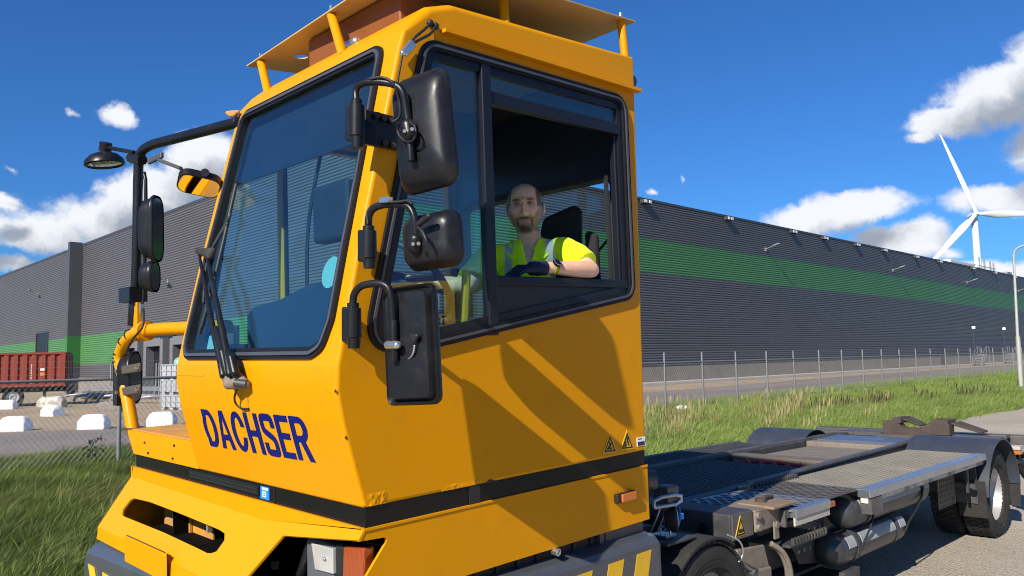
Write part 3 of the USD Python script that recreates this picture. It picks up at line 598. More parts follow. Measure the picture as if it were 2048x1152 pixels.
BW = rounded(Polygon([(-.02, 2.81), (1.14, 2.81), (1.14, 2.05), (-.02, 2.05)]), .05)
body = manifold(shell(0, .016)) - manifold(shell(.045, .012))
for cut in (prism_y(WS.buffer(-.02), -.4, .7), prism_x(SW.buffer(-.02), .9, 1.5), prism_x(RWa, -.4, .2), prism_x(RWb, -.4, .2), prism_y(BW, 1.4, 1.9)):
    body = body - manifold(cut)
part('cab_body', of_manifold(body), YELLOW, smooth=32)
def wrap(mesh, out=0.0):
    """A flat piece built in (x, z) at y=0 takes the curve of the cab's front."""
    m = mesh.copy(); m.vertices[:, 1] += [face_y(z) - out for z in m.vertices[:, 2]]; return m
def refine(mesh, size): return of_manifold(manifold(mesh).refine_to_length(size))
def ring_y(poly, w, t0, t1): return prism_y(poly.difference(poly.buffer(-w)), t0, t1)
def ring_x(poly, w, t0, t1): return prism_x(poly.difference(poly.buffer(-w)), t0, t1)
sw1 = part('windscreen_rubber', wrap(refine(ring_y(WS, .042, -.012, .02), .12)), SEAL, smooth=40)
part('rubber_bead', wrap(refine(ring_y(WS.buffer(-.014), .013, -.019, -.010), .12)), paint('bead_grey', (.06, .06, .07), rough=.35), sw1, 40)
gl = prism_y(WS.buffer(-.03), .004, .008)
part('windscreen', wrap(refine(gl, .10)), PANE_FRONT, smooth=60)
sr = part('window_rubber', ring_x(SW, .038, 1.24, 1.264), SEAL, smooth=40)
part('rubber_bead', ring_x(SW.buffer(-.016), .010, 1.263, 1.270), paint('bead_grey', (.06, .06, .07), rough=.35), sr, 40)
SWi = SW.buffer(-.036)
part('inner_frame', ring_x(SWi, .034, 1.225, 1.252), FRAME_ALU, smooth=40)
part('window_post', rbox((1.222, .600, 2.05), (1.262, .650, 3.16), .006), FRAME_ALU)
part('window_bar', rbox((1.222, .648, 2.990), (1.255, 1.50, 3.045), .006), FRAME_ALU)
part('window_post', rbox((1.205, 1.462, 2.25), (1.240, 1.50, 3.0), .006), FRAME_ALU)
part('window_sill', rbox((1.212, .648, 2.252), (1.258, 1.50, 2.290), .006), FRAME_ALU)
part('window_panel', prism_x(SWi.intersection(sbox(.645, 1.9, 1.6, 2.26)), 1.222, 1.240), paint('panel_black', (.007, .008, .011), rough=.4, var=.1))
part('pane', prism_x(SWi.intersection(sbox(-.2, 1.9, .605, 3.3)), 1.236, 1.240), PANE)
part('pane', prism_x(SWi.intersection(sbox(.645, 3.04, 1.6, 3.3)), 1.236, 1.240), PANE)
part('pane', prism_x(RWa, XL + .02, XL + .024), PANE_FAR); part('pane', prism_x(RWb, XL + .02, XL + .024), PANE_FAR)
part('rear_pane', prism_y(BW, 1.60, 1.604), PANE_FAR)
part('rear_wiper', join([cyl((1.02, 1.66, 2.15), (1.12, 1.66, 2.62), .010, 6), cyl((.80, 1.66, 2.35), (1.12, 1.66, 2.60), .008, 6)]), BLACK)
gut = prism_x(Polygon([(.40, 3.237), (1.642, 3.236), (1.642, 3.222), (.40, 3.223)]), 1.245, 1.285)
part('drip_rail', gut, YELLOW)
part('rear_lamp', hull([(1.17, 1.655, 3.31), (1.17, 1.69, 3.31)], [.05, .04]), BLACK, smooth=40)

# ---- cab interior
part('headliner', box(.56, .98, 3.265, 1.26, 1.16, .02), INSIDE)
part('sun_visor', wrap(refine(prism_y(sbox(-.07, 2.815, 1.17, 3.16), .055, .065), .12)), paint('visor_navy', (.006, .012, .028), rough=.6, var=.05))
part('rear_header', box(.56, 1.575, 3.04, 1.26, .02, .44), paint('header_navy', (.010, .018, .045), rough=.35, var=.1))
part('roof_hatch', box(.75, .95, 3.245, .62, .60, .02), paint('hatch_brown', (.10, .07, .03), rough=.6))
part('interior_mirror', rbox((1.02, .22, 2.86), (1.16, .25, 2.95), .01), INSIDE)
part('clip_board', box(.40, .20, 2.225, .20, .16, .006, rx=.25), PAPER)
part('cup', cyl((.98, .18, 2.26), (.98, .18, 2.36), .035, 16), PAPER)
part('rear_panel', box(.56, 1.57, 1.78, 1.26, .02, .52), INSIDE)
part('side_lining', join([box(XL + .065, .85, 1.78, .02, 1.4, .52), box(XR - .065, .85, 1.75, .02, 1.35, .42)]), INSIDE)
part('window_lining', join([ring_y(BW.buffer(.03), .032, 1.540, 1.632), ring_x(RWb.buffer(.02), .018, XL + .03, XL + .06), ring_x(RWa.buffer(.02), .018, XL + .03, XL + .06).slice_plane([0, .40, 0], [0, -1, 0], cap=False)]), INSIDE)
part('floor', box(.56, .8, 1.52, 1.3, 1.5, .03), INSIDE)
dash = [(-.05 + .0, 2.02), (.02, 2.245), (.36, 2.262), (.66, 2.262), (.80, 2.30), (.95, 2.30), (1.16, 2.24), (1.19, 1.95), (.2, 1.95)]
part('dashboard', join([prism_y(Polygon([(.30, 1.9), (.30, 2.17), (.36, 2.205), (.60, 2.225), (.85, 2.275), (1.02, 2.275), (1.185, 2.22), (1.185, 1.9)]), .05, .40), rbox((-.06, .0, 1.9), (.32, .30, 2.02), .02)]), paint('dash_blue', (.016, .034, .060), rough=.6, var=.1))
part('paper', hull([(.62, .12, 2.232), (.86, .12, 2.285), (.72, .25, 2.30), (.64, .12, 2.236), (.86, .13, 2.288)]), PAPER)
part('round_sticker', wrap(prism_y(affinity.scale(Point(1.075, 2.298).buffer(.058), 1, 1), .012, .0145)), STICKER_MINT)
part('warning_sticker', wrap(prism_y(sbox(.14, 2.03, .225, 2.09), .012, .0145)), STICKER_MINT)
part('steering_column', cyl((.82, .30, 2.0), (.82, .52, 2.28), .035), INSIDE)
st = trimesh.creation.torus(.21, .016, 40, 10)
sw_ = part('steering_wheel', aim(st, (.82, .54, 2.30), (0, .75, .66)), BLACK, smooth=True)
part('spoke', aim(join([box(0, 0, 0, .40, .03, .015), box(0, -.1, 0, .03, .2, .015)]), (.82, .54, 2.30), (0, .75, .66)), BLACK, sw_)
part('monitor_arm', tube([(.62, .16, 2.2), (.56, .20, 2.55), (.60, .25, 2.85)], .008, 6, 2), BLACK)
part('monitor', rbox((.60, .20, 2.46), (.88, .27, 2.70), .02), INSIDE)
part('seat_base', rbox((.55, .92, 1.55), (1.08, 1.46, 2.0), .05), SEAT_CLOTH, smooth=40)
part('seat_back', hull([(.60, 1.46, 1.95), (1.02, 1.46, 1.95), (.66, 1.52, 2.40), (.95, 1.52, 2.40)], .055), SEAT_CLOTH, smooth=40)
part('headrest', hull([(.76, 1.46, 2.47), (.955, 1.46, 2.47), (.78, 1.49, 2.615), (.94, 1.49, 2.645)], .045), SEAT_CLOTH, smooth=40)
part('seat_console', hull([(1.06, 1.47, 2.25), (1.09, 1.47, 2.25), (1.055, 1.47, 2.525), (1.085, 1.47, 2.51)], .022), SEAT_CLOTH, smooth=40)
part('belt_guide', tube([(1.19, 1.46, 2.3), (1.18, 1.46, 2.80)], .012, 6), BLACK)
part('handrail', tube([(1.16, .50, 1.75), (1.16, .55, 2.05), (1.16, .575, 2.33)], .018, 8), SIGN_YELLOW)

# ---- belt, deck beside the cab, tube guard
belt = part('belt', join([box(.14, .80, 1.442, 2.21, 1.575, .072)]), BELT)
part('grille', box(.125, .008, 1.448, .70, .012, .036), DARK_GAP, belt)
part('slat', join([box(.125, .003, 1.448 + o, .69, .008, .006) for o in (-.010, .006)]), BLACK, belt)
part('belt_joint', join([box(1.2475, .505, 1.442, .004, .055, .074), box(.6, .0105, 1.442, .004, .004, .07)]), BLACK, belt)
bs = part('blue_sticker', box(.519, .0105, 1.442, .072, .004, .050), STICKER_BLUE, belt)
part('sticker_print', join([box(.507 + k * .011, .008, 1.459, .007, .003, .010) for k in range(3)] + [box(.545, .008, 1.459, .008, .003, .010), box(.519, .008, 1.446, .026, .003, .003), box(.519, .008, 1.428, .026, .003, .003), box(.507, .008, 1.437, .003, .003, .018), box(.531, .008, 1.437, .003, .003, .018), box(.519, .008, 1.437, .012, .003, .003)]), PAPER, bs)
dk = trimesh.Trimesh([(-.97, .002, 1.478), (-.12, .002, 1.478), (-1.075, .002, 1.600), (-.12, .002, 1.600), (-.97, 1.55, 1.478), (-.12, 1.55, 1.478), (-1.075, 1.55, 1.600), (-.12, 1.55, 1.600)]).convex_hull
deck = part('side_deck', dk, YELLOW)
part('deck_plate', box(-.60, .50, 1.602, .90, .96, .006), YELLOW_DUSTY, deck)
part('deck_upstand', box(-.62, 1.02, 1.66, .98, .05, .12), paint('deck_orange', (.5, .17, .01), rough=.6), deck)
part('bolt', join([cyl((x, -.004, z), (x, .01, z), .006, 8) for x, z in ((-.80, 1.55), (-.40, 1.565), (-.42, 1.50), (-.75, 1.50))]), BLACK, deck)
YT = .045
tg = part('tube_guard', tube([at(267, 857, 1, YT) - [0, 0, .02], at(255, 795, 1, YT), at(245, 745, 1, YT), at(238, 716, 1, YT), at(248, 686, 1, YT), at(272, 664, 1, YT), at(310, 658, 1, YT + .03), (-.14, .16, 2.135)], .034, 14, 3), YELLOW, smooth=True)
pl = at(272, 640, 1, YT + .05)
part('tube_plate', box(pl[0], YT + .05, pl[2] - .01, .10, .02, .22), YELLOW, tg)
part('tube_collar', aim(trimesh.creation.annulus(.034, .055, .03), at(292, 662, 1, YT + .02), (1, .05, 0)), YELLOW, tg)
part('cable_tie', join([aim(trimesh.creation.annulus(.0345, .039, .008), at(u, v, 1, YT), dd) for u, v, dd in ((262, 670, (1, 0, .6)), (250, 684, (.7, 0, .8)), (240, 708, (.1, 0, 1)), (238, 716, (0, 0, 1)), (239, 724, (-.2, 0, 1)))]), BLACK, tg)
part('floor_ring', aim(trimesh.creation.annulus(.034, .06, .012), at(267, 857, 1, YT), (0, 0, 1)), RUST, tg)
YP = .10
top = at(277, 318, 1, YP)
mp_ = part('mirror_pole', tube([at(268, 652, 1, YP), at(274, 500, 1, YP), at(276, 345, 1, YP), at(279, 305, 1, YP), at(300, 290, 1, YP), at(340, 280, 1, YP + .02), (-.08, .205, 3.135)], .027, 12, 3), MIRROR_BLACK, smooth=True)
part('pole_bracket', box(at(266, 590, 1, YP)[0], YP, at(266, 590, 1, YP)[2], .18, .10, .085), MIRROR_BLACK, mp_)
part('pole_sleeve', tube([at(268, 650, 1, YP), at(271, 600, 1, YP)], .036, 12), MIRROR_BLACK, mp_, True)
part('mirror_rod', tube([at(288, 345, 1, YP), at(292, 365, 1, YP), at(290, 480, 1, YP), at(288, 600, 1, YP)], .011, 8, 1), MIRROR_BLACK, mp_, True)
part('cable', tube([at(285, 600, 1, YP), at(288, 625, 1, .05), at(287, 655, 1, .02), at(270, 672, 1, .0), at(258, 690, 1, .0), at(252, 708, 1, .0)], .006, 6, 3), BLACK, mp_, True)
part('connector', box(*at(284, 617, 1, .06), .02, .02, .05), CHROME, mp_)
part('roof_lug', hull([at(455, 226, 1, .2), at(476, 224, 1, .2), at(470, 230, 1, .2), at(462, 231, 1, .2)], .010), YELLOW_DUSTY)
# look-down mirror on its rod, and the second one with the rod that reaches in
part('mirror_arm', join([cyl(at(205, 293, 1, .06), at(268, 305, 1, .09), .012, 8), cyl(at(262, 316, 1, .09), at(285, 320, 1, .10), .03, 8)]), MIRROR_BLACK, mp_, 40)
c = at(209, 325, 1, .06)
dome_ = revolve([(0, .062), (.04, .060), (.085, .045), (.118, .015), (.124, -.012), (.112, -.018), (.10, -.006), (0, .0)], 28)
kerb = part('kerb_mirror', place(dome_, c, (1, -.25, .02), (.25, .9, .1), (0, -.1, 1)), MIRROR_BLACK, smooth=45)
part('glass', place(revolve([(0, -.012), (.10, -.010)], 24), c, (1, -.25, .02), (.25, .9, .1), (0, -.1, 1)), MIRROR_GLASS, kerb)
part('knob', cyl(at(210, 303, 1, .06), at(212, 285, 1, .06), .036, 14), MIRROR_BLACK, kerb, 40)
part('mirror_arm', join([rbox(at(300, 312, 1, .10) - [.02, .01, .012], at(322, 322, 1, .10) + [.02, .01, .012], .008), cyl(at(318, 320, 1, .10), at(362, 337, 1, .06), .010, 8)]), CHASSIS_WORN, mp_, 40)
c = at(398, 372, 1, .03)
nrm = (CO - c) / np.linalg.norm(CO - c); tgt = np.array([-.55, -.02, 1.72]) - c; nrm = nrm + tgt / np.linalg.norm(tgt); nrm /= np.linalg.norm(nrm)
e1 = np.cross([.12, 0, 1.0], nrm); e1 /= np.linalg.norm(e1); e2 = np.cross(nrm, e1)
mo = affinity.rotate(rounded(sbox(-.098, -.070, .098, .070), .05), -14)
fm = part('front_mirror', place(extrude(mo, .035), c - nrm * .035, e1, e2, nrm), MIRROR_BLACK, smooth=40)
part('glass', place(extrude(mo.buffer(-.008), .002), c + nrm * .001, e1, e2, nrm), MIRROR_GLASS, fm)
part('knob', cyl(at(410, 345, 1, .03), at(413, 352, 1, .06), .02, 10), MIRROR_BLACK, fm, 40)
def shell_mirror(name, w, h, c, n_, up, bulge=.05, r=.03, gm=None):
    """Rear-view mirror: a bowl-backed housing; n_ points out of its back."""
    n_ = np.asarray(n_, float) / np.linalg.norm(n_); u_ = np.asarray(up, float) - n_ * (np.asarray(up) @ n_); u_ /= np.linalg.norm(u_); s_ = np.cross(u_, n_)
    o = rounded(sbox(-w / 2, -h / 2, w / 2, h / 2), r)
    rim = np.array(o.exterior.coords)[:-1]; rim = np.array([o.exterior.interpolate(q, True).coords[0] for q in np.linspace(0, 1, 64, endpoint=False)])
    v, lv = [], [(1.0, -.012), (1.02, -.004), (1.02, .004), (.985, .012), (.93, .020), (.86, bulge * .66), (.70, bulge * .86), (.45, bulge * .97), (.2, bulge), (0.0, bulge)]
    for s, z in lv: v += [(p[0] * s, p[1] * s, z) for p in rim]
    n = len(rim); f = []
    for i in range(len(lv) - 1):
        for j in range(n): f += [(i * n + j, i * n + (j + 1) % n, (i + 1) * n + (j + 1) % n), (i * n + j, (i + 1) * n + (j + 1) % n, (i + 1) * n + j)]
    m = tm(v, f)
    p = part(name, place(m, c, s_, u_, n_), MIRROR_BLACK, smooth=50)
    part('glass', place(extrude(o.buffer(-.012), .002), np.asarray(c) - n_ * .010, s_, u_, n_), gm or MIRROR_GLASS, p)
    return p
# two rear-view mirrors on the far pole
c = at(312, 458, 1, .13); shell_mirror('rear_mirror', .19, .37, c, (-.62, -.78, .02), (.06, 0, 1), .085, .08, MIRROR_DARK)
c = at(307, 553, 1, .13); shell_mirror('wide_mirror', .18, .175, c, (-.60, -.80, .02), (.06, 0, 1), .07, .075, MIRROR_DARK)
part('mirror_clamp', join([cyl(at(288, 452, 1, YP), at(303, 450, 1, YP), .014, 8), cyl(at(288, 550, 1, YP), at(300, 550, 1, YP), .012, 8)]), MIRROR_BLACK, mp_, 40)
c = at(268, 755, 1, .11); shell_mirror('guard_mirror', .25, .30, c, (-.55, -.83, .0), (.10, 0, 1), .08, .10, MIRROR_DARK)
part('mirror_bracket', join([box(*at(237, 770, 1, .07), .07, .04, .24)]), MIRROR_BLACK)
for v in (738, 781):
    a, b = at(232, v + 4, 1, .005), at(272, v - 3, 1, .005)
    cl_ = part('clamp', hull([p_ + np.array([0, .02, dz]) for p_ in (a, b) for dz in (-.016, .016)], .008), paint('clamp_steel', (.10, .085, .065), rough=.6, metal=.3), smooth=40)
    part('bolt', join([cyl(p_ + [0, -.004, 0], p_ + [0, .014, 0], .010, 8) for p_ in (a, b)]), CHROME, cl_)

# ---- lower front: hood, skirts, lamps, bumper
def plane_sheet(poly_uv, o, eu, ev, t=.012):
    n_ = np.cross(eu, ev); return place(extrude(poly_uv, t), np.asarray(o) - n_ / np.linalg.norm(n_) * t, eu, ev, n_ / np.linalg.norm(n_))
HL, HC, HB = np.array([-1.0, 0, 1.352]), np.array([.52, 0, 1.338]), np.array([1.252, 0, 1.405])
dF = np.array([0, -.168, -.236]); dF1 = dF / np.linalg.norm(dF)
# the sloping panel with the long slot: one sheet with a soft bend, lifted towards the driver's corner
SL = .236 / .168
def hood_z(x): return 1.352 - (x + 1.0) / 1.52 * .014 if x < .52 else 1.338 + (x - .52) / .732 * .067
def onH(u, v):
    """Where the line of sight through (u, v) meets the sheet, as (x, -y)."""
    d = np.array([u - 1024.0, v - 576.0, F]) @ MT; lo, hi = .5, 6.0; d = d / np.linalg.norm(d)
    for _ in range(50):
        m_ = (lo + hi) / 2; p = CO + d * m_
        if p[2] - hood_z(p[0]) - SL * p[1] > 0: lo = m_
        else: hi = m_
    p = CO + d * lo; return (p[0], -p[1])
slot = rounded(Polygon([onH(*q) for q in ((266, 996), (300, 1004), (360, 1027), (440, 1060), (453, 1070), (449, 1084), (434, 1103), (418, 1108), (398, 1098), (330, 1066), (246, 1032), (242, 1024), (252, 1006))]), .022)
slot = Polygon([slot.exterior.interpolate(q, True).coords[0] for q in np.linspace(0, 1, 70, endpoint=False)])
lampcut = rounded(Polygon([onH(566, 1071), onH(450, 1205), (1.6, .30), (1.6, .020), onH(719, 1081)]), .006)
hood = Polygon([(-1.0, 0), (-.5, 0), (0, 0), (.52, 0), (.75, 0), (1.0, 0), (1.252, 0), (1.252, .21), (-1.0, .168)]).difference(sbox(.56, .168, 1.3, .4).union(sbox(-1.1, .168, .6, .4)))
hood = hood.difference(slot).difference(lampcut)
def sheet_h(poly, t):
    m = of_manifold(manifold(extrude(poly, t)).refine_to_length(.05)); v = m.vertices.copy()
    x, q, h = v[:, 0], v[:, 1], v[:, 2]
    m.vertices = np.column_stack([x, -q + (t - h) * .81, np.array([hood_z(k) for k in x]) - SL * q - (t - h) * .58]); 
    if m.volume < 0: m.invert()
    return m
hd = part('hood_panel', sheet_h(hood, .010), YELLOW, smooth=20)
def quad_plate(a, b, c_, d_, t=.012, into=(0, .7, -.7)):
    into = np.asarray(into, float) * t; P_ = [np.asarray(q, float) for q in (a, b, c_, d_)]
    return trimesh.Trimesh(np.array(P_ + [q + into for q in P_])).convex_hull
part('hood_crown', quad_plate((-.965, -.001, 1.409), (1.250, -.001, 1.409), HC + [0, -.001, 0], HL + [0, -.001, 0], .012, (0, 1, 0)), YELLOW)
part('hood_lip', quad_plate(HL + dF, (.56, -.168, hood_z(.56) - .236), (.56, -.172, hood_z(.56) - .298), HL + dF + [0, -.004, -.062], .012, (0, 1, 0)), YELLOW, hd)
part('hood_side', prism_x(Polygon([(0, 1.41), (0, 1.352), (-.168, 1.116), (-.172, 1.05), (1.55, 1.05), (1.55, 1.41)]), -1.006, -.994), YELLOW, hd)
pc = at(292, 1100, 1, -.186)
np_ = part('number_plate', rbox((at(250, 1080, 1, -.186)[0], -.188, 1.025), (at(334, 1120, 1, -.186)[0], -.183, 1.150), .002), YELLOW, hd)
part('plate_edge', join([box((at(250, 1080, 1, -.186)[0] + at(334, 1120, 1, -.186)[0]) / 2, -.185, 1.1515, .48, .004, .003), box(at(334, 1120, 1, -.186)[0] + .0015, -.185, 1.088, .003, .005, .124)]), BLACK, np_)
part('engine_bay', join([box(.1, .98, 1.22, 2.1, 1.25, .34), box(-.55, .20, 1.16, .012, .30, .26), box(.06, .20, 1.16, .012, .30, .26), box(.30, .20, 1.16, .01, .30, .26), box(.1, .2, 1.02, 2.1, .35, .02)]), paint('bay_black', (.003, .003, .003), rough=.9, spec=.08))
part('bay_side', box(-.70, .13, 1.20, .34, .012, .26), YELLOW_DUSTY)
part('bay_gusset', prism_y(Point(-.42, 1.10).buffer(.13).intersection(sbox(-.6, 1.10, -.2, 1.3)), .14, .148), YELLOW_DUSTY)
part('bay_latch', box(.045, -.02, 1.24, .02, .02, .04), STEEL_DUST)
part('radiator_slat', join([box(.20, .06, 1.16 + k * .02, .14, .04, .005) for k in range(7)]), INSIDE)
SK = Polygon([(-.004, 1.405), (1.598, 1.405), (1.598, 1.152), (-.075, 1.150), (.010, 1.252), (.092, 1.345), (.094, 1.358), (.084, 1.364), (-.018, 1.370)])
sk = part('side_skirt', prism_x(SK, 1.238, 1.250), YELLOW)
part('skirt_edge', prism_x(Polygon([(.0, 1.400), (1.598, 1.400), (1.598, 1.408), (.0, 1.408)]), 1.236, 1.254), YELLOW, sk)
mk = part('side_marker', rbox((1.248, 1.338, 1.268), (1.272, 1.476, 1.310), .006), BLACK, sk)
part('lens', rbox((1.270, 1.366, 1.271), (1.280, 1.470, 1.307), .004), ORANGE, mk)
HLo = part('headlight', rbox((.80, .030, 1.14), (1.005, .16, 1.305), .02), BUMPER_SCUFF, smooth=40)
A_ = [at(u, v, 1, .024) for u, v in ((625, 1088), (666, 1099), (667, 1146), (632, 1137))]
part('lens', hull(A_ + [q + np.array([0, .03, 0]) for q in A_], .004), HEADLAMP, HLo)
part('bulb', hull([at(650, 1118, 1, .018)], .008), CHROME, HLo)
ind = part('indicator', rbox((1.005, .030, 1.13), (1.205, .17, 1.320), .02), BLACK, smooth=40)
A_ = [at(u, v, 1, .026) for u, v in ((692, 1098), (729, 1100), (728, 1165), (690, 1162))]
part('lens', hull(A_ + [q + np.array([0, .03, 0]) for q in A_], .008), ORANGE_DARK, ind, 40)
part('bay_hose', tube([at(600, 1160, 1, .05), at(612, 1120, 1, .05), at(622, 1090, 1, .06), at(640, 1070, 1, .08)], .022, 10, 2), MIRROR_BLACK, smooth=True)
part('bay_knob', box(*at(550, 1130, 1, .06), .03, .02, .03), STEEL_DUST)
# bumper: a bent steel section that runs round the front and down the driver's side
def bumper_path(prof_out):
    """Sweep (out, z) round front-left, front-right, rear-right."""
    corners = [(-1.03, 1.3), (-1.03, -.135), (1.252, -.135), (1.252, 1.588)]
    side = [(-.08, 1.118), (-.02, 1.118), (.030, 1.100), (.048, 1.078), (.053, 1.050), (.053, .66), (.03, .60), (-.08, .60)]
    rings = []
    for k, (x, y) in enumerate(corners):
        dx = {0: (-1, 0), 1: (-1, -1), 2: (1, -1), 3: (1, 0)}[k]
        rings.append([(x + dx[0] * o, y + dx[1] * o, z - (.025 if k == 3 else 0)) for o, z in (side if k > 1 else prof_out)])
    v = np.array(rings).reshape(-1, 3); n = len(prof_out); f = []
    for i in range(3):
        for j in range(n):
            a, b, c_, d_ = i * n + j, i * n + (j + 1) % n, (i + 1) * n + (j + 1) % n, (i + 1) * n + j
            f += [(a, b, c_), (a, c_, d_)]
    for i in (0, 3):
        for j in range(1, n - 1): f.append((i * n, i * n + j, i * n + j + 1))
    m = tm(v, f); m.fix_normals(); return m
bm = part('bumper', bumper_path([(-.08, 1.045), (-.02, 1.045), (.030, 1.018), (.062, .975), (.072, .935), (.072, .62), (.03, .56), (-.08, .56)]), BUMPER_GREY, smooth=25)
stripes = []
for y0 in (.50, .725, .955, 1.172, 1.375):
    part('hazard_stripe', trimesh.Trimesh([(1.3035, y0 + .045 + s * .108 - k * .085, z) for s in (0, 1) for k, z in ((0, 1.032), (1, .74))] + [(1.3065, y0 + .045 + s * .108 - k * .085, z) for s in (0, 1) for k, z in ((0, 1.032), (1, .74))]).convex_hull, SIGN_YELLOW, bm)
for x0 in (-1.03, -.80, -.57, -.34, -.11):
    part('hazard_stripe', trimesh.Trimesh([(x0 + s * .10 + k * .16, -.2075, z) for s in (0, 1) for k, z in ((0, .93), (1, .66))] + [(x0 + s * .10 + k * .16, -.2105, z) for s in (0, 1) for k, z in ((0, .93), (1, .66))]).convex_hull, SIGN_YELLOW, bm)
part('bumper_cap', hull([(1.25, 1.588, 1.055), (1.268, 1.592, 1.03), (1.25, 1.588, .68), (1.268, 1.592, .68)], .034), BUMPER_SCUFF, bm, 40)
inner_p = part('splash_panel', box(1.19, .80, 1.09, .02, 1.25, .20), BLACK)
for k in range(10): part('panel_rib', box(1.204, .30 + .115 * k, 1.09, .012, .014, .19), BLACK, inner_p)
part('skirt_bracket', join([box(1.20, 1.45, 1.12, .03, .28, .06), box(1.20, 1.28, 1.10, .04, .03, .12)]), CHASSIS_WORN)
part('knob', aim(revolve([(0, .006), (.008, .006), (.010, .014), (.0155, .012), (.0155, -.02), (0, -.02)], 16), at(1113, 1104, 0, 1.262), (1, 0, 0)), CHROME)
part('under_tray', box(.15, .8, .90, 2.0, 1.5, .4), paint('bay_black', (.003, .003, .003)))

# ---- lettering and stickers
def glyph(ch, s=.185):
    """Heavy grotesque capitals of height 1, drawn with clean outlines."""
    from shapely.geometry import LineString
    E_ = lambda cx, cy, a, b: affinity.scale(Point(cx, cy).buffer(1.0, quad_segs=24), a, b)
    B_ = lambda x0, y0, x1, y1: sbox(x0, y0, x1, y1)
    v = s * .80                                                    # thinner across the horizontals
    if ch == 'D':
        w = .66; out = B_(0, 0, w * .45, 1).union(E_(w * .45, .5, w * .55, .5)); inn = B_(s, v, w * .45, 1 - v).union(E_(w * .45, .5, w * .55 - s, .5 - v)); return out.difference(inn), w
    if ch == 'A':
        w = .72; return Polygon([(0, 0), (w / 2 - s * .56, 1), (w / 2 + s * .56, 1), (w, 0), (w - s * 1.05, 0), (w - s * 1.05 - .056, .23), (s * 1.05 + .056, .23), (s * 1.05, 0)]).difference(Polygon([(w / 2, .82), (w / 2 - .125, .38), (w / 2 + .125, .38)])), w
    if ch == 'C':
        w = .68; r = E_(w / 2, .5, w / 2, .51).difference(E_(w / 2, .5, w / 2 - s, .51 - v)); return r.difference(Polygon([(w / 2, .5), (w + .1, .34), (w + .1, .66)]).union(B_(w * .62, .37, w + .1, .63))), w
    if ch == 'H':
        w = .66; return B_(0, 0, s, 1).union(B_(w - s, 0, w, 1)).union(B_(0, .5 - v / 2, w, .5 + v / 2)), w
    if ch == 'S':
        w = .64; h = v / 2; p = [(w - s / 2, .68), (w - s / 2, .80), (w * .80, 1 - h), (w * .5, 1 - h), (w * .2, 1 - h), (s / 2, .88), (s / 2, .66), (w * .25, .57), (w * .75, .44), (w - s / 2, .34), (w - s / 2, .12), (w * .8, h), (w * .5, h), (w * .2, h), (s / 2, .14), (s / 2, .31)]
        return LineString(smooth_path(p, 4)).buffer(s * .46, cap_style=2).intersection(B_(-.1, -.012, 1, 1.012)), w
    if ch == 'E':
        w = .56; return B_(0, 0, s, 1).union(B_(0, 0, w, v)).union(B_(0, 1 - v, w, 1)).union(B_(0, .5 - v / 2 + .02, w * .93, .5 + v / 2 + .02)), w
    w = .68; bow = B_(0, .42, w * .52, 1).union(E_(w * .52, .71, w * .45, .29)).difference(B_(s, .42 + v, w * .52, 1 - v).union(E_(w * .52, .71, w * .45 - s, .29 - v)))
    return bow.union(B_(0, 0, s, 1)).union(Polygon([(w * .40, .46), (w * .40 + s, .50), (w * 1.0, 0), (w * 1.0 - s * 1.1, 0)])), w
TXT = 'DACHSER'; xs0, xs1 = .100, 1.006; H_ = .1665
gs = [glyph(ch) for ch in TXT]; gap = .075
k_ = (xs1 - xs0) / (sum(w for _, w in gs) + gap * (len(TXT) - 1)); xx = xs0
letters = part('lettering', box(.55, face_y(1.69) + .004, 1.69, .01, .001, .01), BLUE_TEXT)
for ch, (g_, w_) in zip(TXT, gs):
    m = refine(prism_y(affinity.affine_transform(g_, [k_, 0, 0, H_, xx, 1.6045 + (xx - xs0) * .012]), -.0025, -.0010), .03)
    part('letter', wrap(m), BLUE_TEXT, letters); xx += (w_ + gap) * k_
for yc, tz, pic in ((1.321, 1.500, 0), (1.4475, 1.500, 1)):
    tri = Polygon([(yc - .052, tz), (yc + .052, tz - .004), (yc + .004, tz + .088)])
    ws_ = part('warning_sign', prism_x(tri, 1.2505, 1.2525), SIGN_YELLOW)
    part('border', prism_x(tri.buffer(-.006).difference(tri.buffer(-.0125)), 1.2525, 1.2535), BLACK, ws_)
    pict = [sbox(yc - .02, tz + .014, yc + .018, tz + .022), sbox(yc - .012, tz + .022, yc + .004, tz + .030), Point(yc + .006, tz + .036).buffer(.007), sbox(yc - .004, tz + .03, yc + .002, tz + .05)] if pic == 0 else [Point(yc + .004, tz + .050).buffer(.006), Polygon([(yc - .004, tz + .044), (yc + .008, tz + .044), (yc + .016, tz + .016), (yc + .008, tz + .016)]), sbox(yc - .022, tz + .014, yc - .004, tz + .024), Point(yc - .012, tz + .032).buffer(.007)]
    part('pictogram', join([prism_x(q, 1.2525, 1.2535) for q in pict]), BLACK, ws_)
ps = part('info_sticker', box(1.2515, 1.555, 1.523, .002, .062, .042), PAPER)
part('print', join([box(1.2528, 1.555, 1.514, .001, .052, .018), box(1.2528, 1.545, 1.536, .001, .03, .004)]), paint('print_dark', (.02, .03, .06)), ps)
part('paint_chips', join([hull([(1.2505, .555 + a, 1.476), (1.2505, .60 + a, 1.478), (1.2505, .585, 1.49), (1.2515, .57, 1.484)]) for a in (0, .02)]), paint('bare_dark', (.04, .015, .012), rough=.7))

